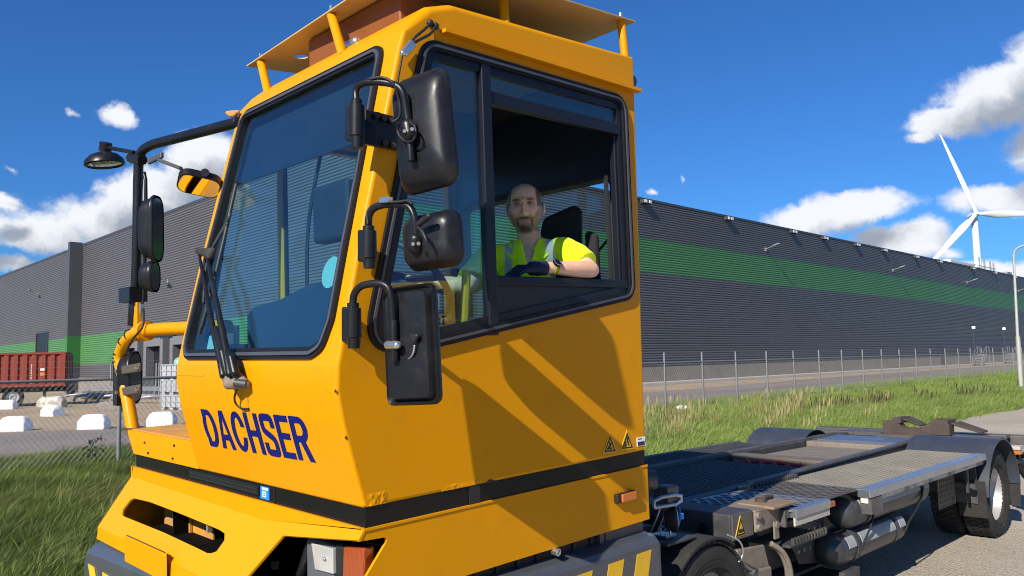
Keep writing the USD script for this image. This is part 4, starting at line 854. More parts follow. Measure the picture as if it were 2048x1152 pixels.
def lump(y0, y1, z0, z1, h, seed):
    """A blistered patch of filler and paint low on the cab side."""
    ys, zs = np.meshgrid(np.linspace(y0, y1, 40), np.linspace(z0, z1, 18), indexing='ij'); q = np.stack([ys, zs, np.zeros_like(ys)], -1)
    edge = np.clip(np.minimum.reduce([(ys - y0) / (y1 - y0), (y1 - ys) / (y1 - y0), (z1 - zs) / (z1 - z0)]) * 4, 0, 1)
    x = 1.2495 + h * edge * (.2 + meshkit.fbm(q * 85.0 + seed, 3, seed)) ** 2; n_ = 18
    v = np.stack([x, ys, zs], -1).reshape(-1, 3); f = [(i * n_ + j, (i + 1) * n_ + j, (i + 1) * n_ + j + 1, i * n_ + j + 1) for i in range(39) for j in range(n_ - 1)]
    f = np.array(f); return tm(v, np.vstack([f[:, [0, 1, 2]], f[:, [0, 2, 3]]]))
part('paint_blister', lump(.012, .105, 1.480, 1.525, .005, 1), YELLOW, smooth=True)
part('paint_blister', lump(.34, .56, 1.480, 1.500, .0035, 2), YELLOW, smooth=True)
for u, v in ((692, 875), (713, 930), (671, 782)):
    c = at(u, v, 0, 1.248); part('paint_chip', hull([c + [.0, -.002, -.006], c + [.002, .003, -.003], c + [.001, -.001, .006], c + [-.003, -.003, .0]], .0006), paint('bare_dark', (.04, .015, .012), rough=.7))
part('pressed_crease', wrap(prism_y(sbox(-.11, 1.917, .18, 1.923), -.003, .001)), YELLOW)
# ---- wipers
def ont(u, v, off): 
    lo, hi = .5, 8.0; d = np.array([u - 1024.0, v - 576.0, F]) @ MT; d /= np.linalg.norm(d)
    for _ in range(50):
        m_ = (lo + hi) / 2; p = CO + d * m_
        if p[1] < face_y(p[2]) - off: lo = m_
        else: hi = m_
    return CO + d * lo
wp = part('wiper_motor', hull([ont(449, 745, .02), ont(462, 738, .03), ont(492, 768, .02), ont(458, 768, .05)], [.016, .018, .016, .022]), STEEL_DUST, smooth=40)
part('pivot', cyl(ont(470, 766, .05), ont(494, 768, .02), .017, 12), CHASSIS, wp, 40)
for p_ in (((449, 752), (425, 655), (398, 506)), ((462, 750), (432, 600), (412, 504))):
    part('wiper_arm', tube([ont(*p_[0], .06), ont(*p_[1], .075), ont(*p_[2], .06)], np.array([.019, .012, .006]), 8, 1), MIRROR_BLACK, wp, True)
part('arm_cover', join([hull([ont(432, 655, .075), ont(445, 705, .07), ont(455, 745, .05)], [.008, .016, .020]), hull([ont(448, 690, .06), ont(462, 715, .06), ont(470, 745, .05)], [.010, .014, .018])]), MIRROR_BLACK, wp, 40)
part('wiper_joint', hull([ont(397, 502, .06), ont(425, 502, .055), ont(420, 512, .06)], .015), RUBBER, wp, 40)
for (a_, b_) in (((399, 668), (472, 368)), ((404, 655), (466, 385))):
    part('wiper_blade', tube([ont(*a_, .022), ont((a_[0] + b_[0]) / 2 + 4, (a_[1] + b_[1]) / 2, .03), ont(*b_, .022)], .009, 6, 1), BLACK, wp, True)
    part('blade_bow', tube([ont(a_[0] + 8, a_[1] - 60, .03), ont(410, 520, .055), ont(b_[0] - 10, b_[1] + 60, .03)], .006, 6, 2), BLACK, wp, True)
part('washer_hose', tube([ont(477, 770, .03), ont(466, 800, .025), ont(480, 818, .012), ont(497, 818, .006)], .0045, 6, 3), BLACK, wp, True)
part('rust_streak', wrap(prism_y(Polygon([(.565, 1.78), (.578, 1.84), (.586, 1.84), (.577, 1.70), (.572, 1.70)]), -.001, .0005)), paint('streak', (.33, .13, .02), rough=.6))
# ---- the three mirrors on the driver's side
def hinge(pts_v, y, plate=None, block=(690, 706)):
    """Vertical hinge cylinder with its clamp block; pts_v = (u, v top, v bottom)."""
    u, v0, v1 = pts_v
    a, b = at(u, v0, 1, y), at(u + (v1 - v0) * .02, v1, 1, y)
    h = part('mirror_hinge', tube([a, a * .9 + b * .1, a * .88 + b * .12, a * .25 + b * .75, a * .23 + b * .77, b], np.array([.020, .020, .027, .027, .022, .020]), 16), MIRROR_BLACK, smooth=35)
    p0, p1 = at(block[0], v0 + 12, 1, y - .005), at(block[0], v1 - 18, 1, y - .005)
    part('clamp_block', hull([p0, p0 + [.055, .02, -.01], p1, p1 + [.055, .02, -.01]], .008), MIRROR_BLACK, h, 40)
    return h, a, b
h1, a1, b1 = hinge((713, 200, 296), -.032, block=(695, 706))
pp = [at(728, 222, 0, 1.262), at(797, 240, 0, 1.262), at(797, 300, 0, 1.262), at(728, 288, 0, 1.262)]
part('bracket_plate', hull(pp + [q + np.array([.012, 0, 0]) for q in pp], .004), MIRROR_BLACK, h1, 40)
part('bolt', join([cyl(at(u, v, 0, 1.27), at(u, v, 0, 1.295), .011, 10) for u, v in ((770, 236), (784, 240), (772, 286), (787, 290), (756, 230))]), BLACK, h1, 40)
part('mirror_arm', tube([at(713, 200, 1, -.032), at(711, 180, 1, -.030), at(722, 166, 1, -.025), at(755, 163, 1, .0), at(788, 168, 1, .03), at(806, 180, 1, .045), at(812, 215, 1, .055), at(818, 258, 1, .06)], .0125, 12, 2), MIRROR_BLACK, h1, True)
part('mirror_pin', tube([at(818, 255, 1, .058), at(823, 322, 1, .058)], .013, 12), MIRROR_BLACK, h1, True)
part('ball_clamp', hull([at(816, 252, 1, .052), at(819, 268, 1, .052)], .026), MIRROR_BLACK, h1, 50)
part('screw', join([cyl(at(u, v, 1, .028), at(u, v, 1, .022), .006, 10) for u, v in ((809, 262), (824, 258))]), CHROME, h1)
part('cable', tube([at(740, 158, 1, -.02), at(765, 153, 1, .0), at(788, 165, 1, .02), at(796, 190, 1, .04), at(802, 220, 1, .05), at(798, 238, 1, .05), at(786, 243, 1, .04)], .005, 6, 3), BLACK, h1, True)
part('cable_loop', tube([at(816, 240, 1, .045), at(833, 255, 1, .045), at(830, 280, 1, .045), at(815, 285, 1, .045), at(800, 275, 1, .04), at(795, 262, 1, .04)], .004, 6, 3), BLACK, h1, True)
c = at(851, 264, 1, .13); shell_mirror('rear_mirror', .232, .402, c, (.28, -1.0, .02), (-.10, 0, 1), .055, .05)
h2, a2, b2 = hinge((737, 452, 537), .0, block=(720, 730))
part('mirror_arm', tube([at(737, 452, 1, .0), at(737, 432, 1, .0), at(746, 416, 1, .005), at(770, 408, 1, .02), at(805, 408, 1, .045), at(822, 415, 1, .055), at(831, 440, 1, .06), at(833, 500, 1, .065)], .0125, 12, 2), MIRROR_BLACK, h2, True)
part('ball_clamp', hull([at(832, 480, 1, .058), at(831, 494, 1, .058)], .025), MIRROR_BLACK, h2, 50)
part('screw', join([cyl(at(u, v, 1, .034), at(u, v, 1, .028), .006, 10) for u, v in ((826, 488), (837, 487))]), CHROME, h2)
part('cable', tube([at(736, 448, 1, -.01), at(733, 425, 1, -.01), at(745, 410, 1, .0), at(765, 404, 1, .01), at(800, 404, 1, .03), at(815, 400, 1, .04), at(825, 408, 1, .04)], .005, 6, 3), BLACK, h2, True)
part('connector', box(*at(772, 400, 1, .01), .05, .018, .018, ry=.1), CHROME, h2)
part('cable_bundle', hull([at(838, 448, 1, .04), at(858, 432, 1, .04)], .010), BLACK, h2, 40)
part('cable', tube([at(835, 455, 1, .035), at(845, 462, 1, .03), at(852, 478, 1, .03), at(854, 486, 1, .035)], .006, 6, 2), BLACK, h2, True)
c = at(868, 482, 1, .125); shell_mirror('wide_mirror', .235, .185, c, (.20, -1.0, -.02), (-.04, 0, 1), .06, .045)
h3, a3, b3 = hinge((706, 606, 697), -.056, block=(688, 699))
part('mirror_arm', tube([at(706, 606, 1, -.056), at(707, 590, 1, -.055), at(718, 573, 1, -.05), at(740, 567, 1, -.035), at(768, 567, 1, -.015), at(781, 580, 1, -.005), at(785, 620, 1, .0), at(788, 690, 1, .005)], .0125, 12, 2), MIRROR_BLACK, h3, True)
part('mirror_pin', tube([at(787, 640, 1, .003), at(789, 722, 1, .003)], .014, 12), MIRROR_BLACK, h3, True)
part('pin_clamp', hull([at(776, 690, 1, -.005), at(794, 690, 1, -.005)], .014), CHROME, h3, 40)
part('cable', tube([at(805, 720, 1, .035), at(818, 718, 1, .03), at(827, 708, 1, .025), at(829, 690, 1, .025)], .004, 6, 2), CHROME, h3, True)
part('connector', hull([at(824, 672, 1, .025), at(834, 672, 1, .025), at(829, 682, 1, .025)], .008), BLACK, h3, 40)
# the big lower mirror has a pan-shaped back
def pan_mirror(w, h, c, n_, up):
    n_ = np.asarray(n_, float) / np.linalg.norm(n_); u_ = np.asarray(up, float) - n_ * (np.asarray(up) @ n_); u_ /= np.linalg.norm(u_); s_ = np.cross(u_, n_)
    o = rounded(sbox(-w / 2, -h / 2, w / 2, h / 2), .024)
    rim = np.array([o.exterior.interpolate(q, True).coords[0] for q in np.linspace(0, 1, 72, endpoint=False)])
    v = []
    for s, z in ((1.0, -.014), (1.03, -.004), (1.03, .010), (.985, .016), (.93, .010), (.90, .004), (.86, .012), (.80, .028), (.6, .030), (0, .030)): v += [(p[0] * (s if s > .7 else s), p[1] * (1 - (1 - s) * w / h if s > .7 else s), z) for p in rim]
    n = len(rim); f = []
    for i in range(9):
        for j in range(n): f += [(i * n + j, i * n + (j + 1) % n, (i + 1) * n + (j + 1) % n), (i * n + j, (i + 1) * n + (j + 1) % n, (i + 1) * n + j)]
    p = part('rear_mirror', place(tm(v, f), c, s_, u_, n_), MIRROR_BLACK, smooth=40)
    part('glass', place(extrude(o.buffer(-.012), .002), np.asarray(c) - n_ * .012, s_, u_, n_), MIRROR_GLASS, p)
c = at(824, 690, 1, .055); pan_mirror(.212, .385, c, (.24, -1.0, .02), (-.045, 0, 1))
# wiring at the top of the pillar
wr = part('pillar_wiring', join([tube([at(860, 48, 0, 1.262), at(848, 60, 0, 1.275), at(832, 72, 0, 1.275), at(822, 84, 0, 1.272)], .006, 6, 2), tube([at(870, 54, 0, 1.262), at(862, 68, 0, 1.275), at(845, 76, 0, 1.275), at(828, 86, 0, 1.272)], .006, 6, 2),
      tube([at(806, 104, 0, 1.272), at(801, 130, 0, 1.268), at(796, 158, 0, 1.262), at(793, 185, 0, 1.262)], .004, 6, 2)]), BLACK, smooth=True)
part('grommet', join([hull([at(860, 46, 0, 1.255)], .014), hull([at(871, 52, 0, 1.255)], .014)]), BLACK, wr, 40)
part('plug', join([hull([at(822, 86, 0, 1.272), at(806, 106, 0, 1.272)], .012), hull([at(827, 90, 0, 1.275), at(812, 108, 0, 1.275)], .010)]), CHROME, wr, 40)

# ---- roof plate on posts, with the box underneath
def pz(y): return 3.5 + (y - .33) * .1 / 1.36
front_l, rear_r = np.array([-.298, .352]), np.array([1.234, 1.685])
plate = Polygon([(-.298, .352), (1.262, .277), (1.234, 1.685), (-.27, 1.74)]).difference(Point(-.027, .519).buffer(.034))
pm = prism_z(plate, 0, .006); pm.vertices[:, 2] += [pz(y) for y in pm.vertices[:, 1]]
rp = part('roof_plate', pm, paint('roof_plate_yellow', (.46, .33, .13), rough=.6, var=.12, dirt=(.34, .27, .16), dirt_scale=3, dirt_amt=.6))
for a, b in ((at(535, 180, 2, 3.29), np.array([-.185, .375, pz(.375)])), (at(682, 97, 2, 3.30), np.array([.57, .335, pz(.335)])), (np.array([1.222, 1.60, 3.39]), np.array([1.205, 1.60, pz(1.60)])), (np.array([1.20, .80, 3.36]), np.array([1.13, .86, pz(.86)])), (np.array([-.08, 1.55, 3.38]), np.array([-.1, 1.6, pz(1.6)]))):
    po = part('roof_post', tube([a - (b - a) * .2, b], .021, 12), YELLOW, rp, True)
    part('post_bolt', join([cyl(b + [0, 0, .004], b + [0, 0, .020], .013, 6), cyl(b + [0, 0, .02], b + [0, 0, .04], .008, 8)]), CHROME, po if False else rp)
part('roof_box', rbox((.235, .41, 3.30), (.98, 1.1, 3.500), .012), paint('roof_box_orange', (.20, .062, .006), rough=.5, var=.1))
part('antenna_stub', join([tube([at(635, 67, 1, .50), at(665, 68, 1, .55)], .004, 6), hull([at(634, 66, 1, .50)], .012)]), BLACK)
part('roof_light', hull([(.56, .42, 3.37), (.64, .42, 3.37)], .03), CHROME, smooth=50)

# ---- chassis behind the cab (stands level)
Z = .84
def rail(x0, x1, y0, y1, zt, w, h): return hull([(x0 - w / 2, y0, zt - h), (x0 + w / 2, y0, zt - h), (x0 - w / 2, y0, zt - .02), (x0 + w / 2, y0, zt - .02), (x1 - w / 2, y1, zt - h), (x1 + w / 2, y1, zt - h), (x1 - w / 2, y1, zt - .02), (x1 + w / 2, y1, zt - .02)], .012)
cpart('frame_rail', rail(.47, .30, 2.7, 8.6, .855, .075, .24), CHASSIS, smooth=40)
cpart('frame_rail', rail(-.66, -.68, 2.7, 8.6, .855, .075, .24), CHASSIS, smooth=40)
cpart('rail_lip', join([hull([(.47, 3.9, .85), (.36, 7.6, .85)], .026), hull([(-.66, 3.4, .85), (-.68, 8.0, .85)], .022)]), CHASSIS_WORN, smooth=40)
cpart('toothed_rail', join([box(.515, 3.72 + k * .036, .835, .05, .020, .05) for k in range(24)] + [box(.515, 4.14, .81, .06, .90, .05)]), CHASSIS)
cpart('cross_member', rbox((-.62, 5.52, .66), (.36, 5.74, .842), .01), paint('dusty_beam', (.12, .10, .075), rough=.75, var=.2, dirt=(.2, .1, .05), dirt_scale=4, dirt_amt=.6), smooth=30)
cpart('cross_member', rbox((-.62, 7.1, .64), (.28, 7.3, .84), .01), STEEL_DUST, smooth=30)
cpart('cross_plate', prism_z(Polygon([(-.60, 6.0), (.30, 5.95), (.28, 7.2), (-.55, 7.2)]), .775, .79), STEEL_DUST)
cpart('blue_plate', prism_z(Polygon([(-.58, 7.30), (.27, 7.30), (.25, 7.9), (-.60, 7.9)]), .835, .85), paint('plate_slate', (.10, .14, .22), rough=.35, metal=.3, var=.3))
cpart('inner_floor', box(-.12, 5.2, .46, 1.1, 7.6, .02), CHASSIS)
hs = []
rr_ = random.Random(8)
for k in range(6):
    x = -.52 + k * .13; hs.append(tube([(x, 5.45, .68), (x + .04, 5.34, .82 + .02 * (k % 2)), (x + .10, 5.28, .80), (x + .14, 5.40, .68)], .016, 8, 2))
hs.append(tube([(-.55, 5.44, .78), (-.2, 5.40, .82), (.1, 5.45, .80), (.34, 5.36, .78)], .016, 8, 2))
cpart('coiled_hose', join(hs), RED_HOSE, smooth=True)
# expanded-metal walkways: solid bars
def grating(x0, x1, y0, y1, z, nx, ny, t=.007, h=.02):
    b = [box((x0 + x1) / 2, y0 + (y1 - y0) * k / ny, z - h / 2, x1 - x0, t, h) for k in range(ny + 1)]
    b += [box(x0 + (x1 - x0) * k / nx, (y0 + y1) / 2, z - h / 2 + .002, t, y1 - y0, h * .8) for k in range(nx + 1)]
    return join(b)
g1 = cpart('front_grating', grating(-.62, .42, 2.90, 5.10, .835, 22, 62, .009, .022), CHASSIS)
cpart('grating_pan', box(-.1, 4.0, .80, 1.04, 2.2, .01), CHASSIS, g1)
cpart('edge_bar', join([box(-.1, 2.88, .825, 1.1, .05, .035), box(.45, 3.3, .822, .10, .8, .03)]), CHASSIS_WORN, g1)
g2 = cpart('side_grating', grating(.52, 1.13, 4.32, 6.93, .832, 15, 62, .014, .024), GRATING)
cpart('grating_pan', box(.825, 5.62, .780, .61, 2.6, .012), CHASSIS, g2)
cpart('edge_beam', rbox((1.12, 4.28, .775), (1.215, 6.96, .838), .008), ALU_EDGE, g2, 40)
cpart('edge_underside', box(1.165, 5.62, .755, .05, 2.66, .035), CONCRETE_DIRTY, g2)
cpart('edge_bracket', box(1.17, 4.40, .715, .08, .20, .11), CHASSIS_WORN, g2)
g3 = cpart('far_grating', grating(-1.20, -.74, 3.2, 6.6, .835, 14, 80, .008, .02), CHASSIS)
cpart('grating_pan', box(-.97, 4.9, .80, .46, 3.4, .01), CHASSIS, g3)
cpart('edge_beam', rbox((-1.26, 3.1, .77), (-1.19, 6.7, .84), .01), CHASSIS_WORN, g3, 30)
for g_ in (g1, g2, g3): tag(g_, kind='stuff')
def tread_plate(name, corners, z, m, parent=None, t=.012):
    """Anti-slip plate: raised lips round long holes."""
    p = Polygon(corners); lips, holes = [], []
    x0, y0, x1, y1 = p.bounds; k = 0; y = y0 + .045
    while y < y1:
        x = x0 + .045 + (.045 if k % 2 else 0)
        while x < x1:
            if p.buffer(-.03).contains(Point(x, y)): holes.append(box(x, y, z + .0005, .052, .020, .002)); lips.append(box(x, y + .013, z + .003, .056, .006, .006))
            x += .09
        y += .045; k += 1
    q = cpart(name, prism_z(p, z - t, z), m, parent)
    tag(cpart('hole', join(holes), DARK_GAP, q), kind='stuff'); tag(cpart('lip', join(lips), m, q), kind='stuff')
    return q
tp = tread_plate('tread_plate', [(.50, 3.02), (1.02, 3.02), (1.18, 3.20), (1.18, 3.66), (.55, 3.66)], .848, TREAD)
cpart('plate_edge', rbox((1.150, 3.20, .795), (1.20, 3.68, .852), .006), ALU_EDGE, tp, 40)
cpart('step_side', box(1.185, 3.44, .775, .012, .48, .05), CONCRETE_PALE, tp)
cpart('step_under', rbox((.9, 3.15, .62), (1.17, 3.66, .64), .005), CHASSIS, tp)
cpart('step_tooth', join([box(1.17, 3.2 + k * .04, .655, .02, .018, .04) for k in range(12)]), CHASSIS, tp)
tread_plate('tread_plate', [(.55, 3.68), (1.13, 3.68), (1.13, 4.28), (.56, 4.28)], .838, CHASSIS_WORN)
cpart('step_marker', rbox((1.13, 3.74, .775), (1.150, 3.86, .812), .005), paint('marker_rusty', (.35, .10, .03), rough=.5))
# locking beam across the front of the chassis, with the twist-lock at its end
fb = cpart('locking_beam', rbox((-1.12, 2.60, .745), (1.10, 2.84, .895), .012), CHASSIS, smooth=30)
cpart('beam_hole', join([cyl((x, 2.592, .80), (x, 2.605, .80), .032, 14) for x in (.55, .92)]), DARK_GAP, fb)
cpart('beam_end', rbox((1.10, 2.605, .748), (1.112, 2.835, .892), .004), CHASSIS_WORN, fb, 30)
tri = Polygon([(2.625, .765), (2.745, .765), (2.69, .880)])
cpart('warning_sign', prism_x(tri, 1.112, 1.115), SIGN_YELLOW, fb)
cpart('sign_border', prism_x(tri.buffer(-.004).difference(tri.buffer(-.014)), 1.115, 1.1162), BLACK, fb)
cpart('sign_mark', prism_x(sbox(2.665, .785, 2.715, .805), 1.115, 1.1162), BLACK, fb)
tl = cpart('twist_lock', rbox((.86, 2.85, .755), (1.12, 3.16, .885), .012), STEEL_DUST, smooth=30)
cpart('lock_plate', rbox((.92, 2.98, .875), (1.17, 3.28, .893), .006), paint('plate_rust', (.22, .15, .10), rough=.8, var=.3, vscale=9), tl, 30)
cpart('lock_pin', join([cyl((1.02, 3.10, .89), (1.02, 3.10, .915), .035, 12), hull([(1.02, 3.14, .915), (1.02, 3.24, .91)], .012)]), RUST, tl, 30)
cpart('lock_lug', join([box(1.14, 3.05, .745, .012, .05, .10), cyl((1.13, 3.05, .775), (1.155, 3.05, .775), .02, 10), cyl((1.11, 2.87, .855), (1.14, 2.87, .855), .02, 10), cyl((1.11, 2.87, .785), (1.14, 2.87, .785), .02, 10)]), STEEL_DUST, tl, 30)
cpart('lock_jaw', join([box(1.11, 3.20, .825, .10, .12, .05), box(1.11, 3.14, .80, .10, .02, .10)]), CHASSIS, tl)
# motor, brackets, work lamp behind the cab
cpart('winch_motor', join([cyl((1.02, 1.80, 1.175), (1.10, 1.90, 1.175), .050, 16), cyl((.96, 1.74, 1.175), (1.04, 1.82, 1.175), .036, 12)]), CHASSIS_WORN, smooth=40)
cpart('motor_bracket', rbox((1.02, 1.98, 1.035), (1.12, 2.08, 1.13), .01), CHASSIS_WORN, smooth=30)
cpart('lamp_shelf', rbox((.98, 1.9, .845), (1.16, 2.16, .862), .006), CHASSIS, smooth=30)
cpart('loop_bracket', tube([(1.13, 1.84, 1.045), (1.13, 1.84, 1.09), (1.13, 2.08, 1.085), (1.13, 2.08, 1.035), (1.13, 1.84, 1.045)], .010, 8, 1), ALU_EDGE, smooth=True)
wl = aim(revolve([(0, .0), (.045, .0), (.066, .03), (.074, .06), (.070, .066), (0, .072)], 24), (1.05, 2.03, .955), (.72, .62, .04))
wk = cpart('work_lamp', wl, BLACK, smooth=40)
cpart('lens', aim(revolve([(0, .078), (.045, .074), (.066, .066), (0, .064)], 24), (1.05, 2.03, .955), (.72, .62, .04)), HEADLAMP, wk, 40)
cpart('guard_bar', join([tube([(1.0 + .022 * k, 1.98 + .03 * k, .885), (1.04 + .022 * k, 1.99 + .03 * k, .97), (1.06 + .025 * k, 2.0 + .03 * k, 1.03), (1.04 + .022 * k, 2.12, 1.025)], .0045, 6, 2) for k in range(3)]), CHROME, wk, True)
cpart('lamp_foot', join([box(1.05, 2.02, .872, .10, .09, .012), tube([(1.02, 2.04, .875), (1.02, 2.04, .91), (1.08, 2.04, .91), (1.08, 2.04, .875)], .006, 6, 1)]), CHROME, wk)
cpart('cable_tie', join([box(1.125, 2.085, .968, .012, .02, .03), tube([(1.09, 2.12, 1.01), (1.115, 2.09, .968), (1.10, 2.09, .91)], .004, 6, 1)]), STICKER_BLUE, wk)
cpart('cab_frame', join([box(-.1, 1.95, .72, 1.9, .5, .3), box(.9, 1.75, .98, .3, .14, .26)]), BLACK)

cpart('lower_step', join([rbox((.75, 3.35, .235), (1.12, 4.25, .25), .004), rbox((1.08, 4.0, .19), (1.12, 4.25, .30), .004)]), CHASSIS, smooth=30)
# wheels
def tyre_mesh(R, w, lug=44):
    prof = [(.62 * R, -w * .42), (.72 * R, -w * .50), (.86 * R, -w * .50), (.955 * R, -w * .46), (.985 * R, -w * .40), (R, -w * .30), (R, w * .30), (.985 * R, w * .40), (.955 * R, w * .46), (.86 * R, w * .50), (.72 * R, w * .50), (.62 * R, w * .42), (.62 * R, -w * .42)]
    return revolve(prof, 64)
def tread_blocks(R, w, n=46):
    b = []
    for i in range(n):
        a = 2 * PI * i / n
        for j, o in enumerate((-.36, -.12, .12, .36)):
            aa = a + (PI / n if j % 2 else 0)
            k = box(0, 0, 0, .016, R * 2 * PI / n * .80, w * .205); k.apply_translation([R + .002, 0, o * w]); k.apply_transform(trimesh.transformations.rotation_matrix(aa, [0, 0, 1])); b.append(k)
    return join(b)
def wheel(name, x, y, z, R, w, outward, label=None, rim=True):
    A = (outward, 0, 0)
    t = cpart(name, aim(tyre_mesh(R, w), (x, y, z), A), RUBBER, smooth=35, label=label)
    tag(cpart('tread', aim(tread_blocks(R, w), (x, y, z), A), RUBBER, t), kind='stuff')
    cpart('sidewall_ring', join([aim(trimesh.creation.annulus(R * .80, R * .815, .005), (x + outward * w * .50, y, z), A), aim(trimesh.creation.annulus(R * .70, R * .712, .005), (x + outward * w * .50, y, z), A)]), RUBBER, t)
    if rim:
        cpart('rim', aim(revolve([(R * .20, -.06), (R * .20, -.01), (R * .34, -.03), (R * .40, -.06), (R * .54, -.05), (R * .60, .0), (R * .625, w * .40), (R * .66, w * .44), (R * .66, w * .38), (R * .60, -w * .3)], 40), (x, y, z), A), paint('rim_grey', (.42, .42, .42), rough=.45, metal=.5, dirt=(.15, .13, .11), dirt_amt=.5), t, 40)
        cpart('hub', aim(revolve([(0, .03), (R * .16, .02), (R * .21, -.02), (R * .21, -.08), (0, -.08)], 24), (x, y, z), A), CHASSIS, t, 35)
        cpart('wheel_nut', join([aim(trimesh.creation.cylinder(.014, .03, sections=6), (x - outward * .02, y + math.cos(q) * R * .29, z + math.sin(q) * R * .29), A) for q in np.linspace(0, 2 * PI, 10, endpoint=False)]), CHASSIS_WORN, t)
    return t
RY, RR, RWD = 7.36, .407, .225
wheel('rear_wheel', 1.075, RY, RR, RR, RWD, 1)
wheel('rear_wheel', .80, RY, RR, RR, RWD, 1, rim=False)
wheel('rear_wheel', -1.13, RY, RR, RR, RWD, -1)
wheel('rear_wheel', -.86, RY, RR, RR, RWD, -1, rim=False)
wheel('front_wheel', 1.045, 2.22, RR, RR, .33, 1)
wheel('front_wheel', -.90, 2.22, RR, RR, .26, -1)
cpart('axle', join([cyl((-1.0, RY, RR), (1.0, RY, RR), .08, 12), cyl((-.9, 2.22, RR), (1.0, 2.22, RR), .06, 12), hull([(-.1, RY - .15, RR), (-.1, RY + .15, RR)], .18)]), CHASSIS, smooth=40)
def fender(x0, x1, yc, zc, r, a0, a1, t=.006):
    q = np.radians(np.linspace(a0, a1, 24)); pts = [(yc - math.cos(a) * r, zc + math.sin(a) * r) for a in q] + [(yc - math.cos(a) * (r - t), zc + math.sin(a) * (r - t)) for a in q[::-1]]
    return prism_x(Polygon(pts), x0, x1)
fd = cpart('rear_fender', fender(.44, 1.225, 7.44, .40, .535, 4, 176), FENDER, smooth=30)
cpart('fender_lip', prism_x(fender(0, 1, 7.44, .40, .537, 4, 176, .016).projected(np.array([1.0, 0, 0])) if False else Polygon([(7.44 - math.cos(a) * .537, .40 + math.sin(a) * .537) for a in np.radians(np.linspace(4, 176, 40))] + [(7.44 - math.cos(a) * .522, .40 + math.sin(a) * .522) for a in np.radians(np.linspace(176, 4, 40))]), 1.222, 1.230), FENDER, fd)
cpart('mud_flap', join([box(1.10, 6.86, .42, .24, .012, .34, rx=.1), box(1.05, 7.98, .36, .34, .012, .30, rx=-.1)]), RUBBER, fd)
ff = cpart('rear_fender', fender(-1.34, -.66, 7.44, .40, .535, 4, 176), FENDER, smooth=30)
cpart('wheel_flap', fender(.90, 1.215, 2.22, .41, .435, 40, 122, .014), RUBBER, smooth=30)
cpart('flap_wire', tube([(1.2, 2.40, .83), (1.21, 2.52, .78), (1.2, 2.56, .70), (1.19, 2.52, .66)], .006, 6, 2), CHROME, smooth=True)
# storage basket with slotted sides between tank and wheel
bk = cpart('slotted_guard', join([box(1.0, 6.3 + k * .052, .70 - r * .045, .012, .036, .010) for k in range(8) for r in range(7)] + [box(1.0, 6.28 + k * .052, .56, .012, .012, .34) for k in range(9)]), STEEL_DUST)
cpart('guard_arm', join([box(1.14, 6.62, .64, .02, .03, .26), box(1.05, 6.72, .56, .26, .04, .04), box(1.0, 6.85, .55, .3, .012, .34)]), CHASSIS)
# air tanks, side beam, bracket plates
def tank(x, y0, y1, z, r):
    m = revolve([(0, y0 - .03), (r * .55, y0 - .015), (r * .9, y0 + .03), (r, y0 + .07), (r, y1 - .07), (r * .9, y1 - .03), (r * .55, y1 + .015), (0, y1 + .03)], 32)
    t = cpart('air_tank', place(m, (x, 0, z), EX, -EZ, EY), TANK, smooth=40)
    for y in (y0 + .28, y1 - .22): cpart('tank_strap', place(trimesh.creation.annulus(r + .001, r + .008, .035), (x, y, z), EX, -EZ, EY), CHASSIS, t, 30)
    L_ = y1 - y0 - .5
    q = np.radians(np.linspace(8, 44, 8)); pl_ = [(x + math.cos(a) * (r + .0095), z + math.sin(a) * (r + .0095)) for a in q] + [(x + math.cos(a) * (r + .004), z + math.sin(a) * (r + .004)) for a in q[::-1]]
    cpart('tank_label', join([prism_y(Polygon(pl_), y0 + .34, y1 - .28), prism_y(Polygon(pl_), y0 + .12, y0 + .24), prism_y(Polygon(pl_), y1 - .19, y1 - .08)]), paint('label_dusty', (.28, .285, .285), rough=.6, var=.15), t, 30)
    return t
tank(1.02, 4.18, 5.72, .665, .118)
tank(1.00, 3.98, 5.22, .43, .118)
cpart('tank_cable', join([tube([(1.145, 4.5, .70), (1.15, 4.45, .58), (1.13, 4.3, .44), (1.12, 4.22, .36)], .008, 6, 2), tube([(1.145, 5.5, .70), (1.15, 5.4, .58), (1.13, 5.2, .48), (1.12, 5.12, .40)], .008, 6, 2)]), BLACK, smooth=True)
cpart('perforated_plate', hull([(.92, 3.55, .68), (.92, 4.15, .68), (.92, 3.75, .38), (.92, 4.15, .32), (.91, 3.55, .68), (.91, 4.15, .32)], .004), CHASSIS)
cpart('plate_hole', join([cyl((.925, 3.70 + .085 * k + .04 * (r % 2), .64 - .06 * r), (.928, 3.70 + .085 * k + .04 * (r % 2), .64 - .06 * r), .014, 10) for k in range(5) for r in range(4)]), GALV)
cpart('steering_bracket', join([hull([(1.10, 2.66, .68), (1.10, 2.95, .66), (1.10, 2.72, .36), (1.10, 3.06, .36), (1.08, 2.66, .68), (1.08, 3.06, .36)], .01), hull([(1.12, 2.66, .55), (1.12, 2.98, .53), (1.12, 2.98, .34), (1.12, 2.66, .34)], .012)]), STEEL_DUST, smooth=30)
cpart('brake_hose', join([tube([(1.08 + .02 * k, 3.05, .66), (1.12 + .02 * k, 3.14, .60), (1.13 + .02 * k, 3.20, .46), (1.10 + .02 * k, 3.20, .30)], .017, 8, 2) for k in range(2)]), STEEL_DUST, smooth=True)
cpart('cross_frame', join([box(.75, 3.4, .50, .12, 1.2, .3), box(.3, 3.2, .55, 1.2, .12, .3), box(.55, 4.8, .55, .1, 2.6, .3), box(.5, 3.9, .30, .8, .7, .02)]), CHASSIS)
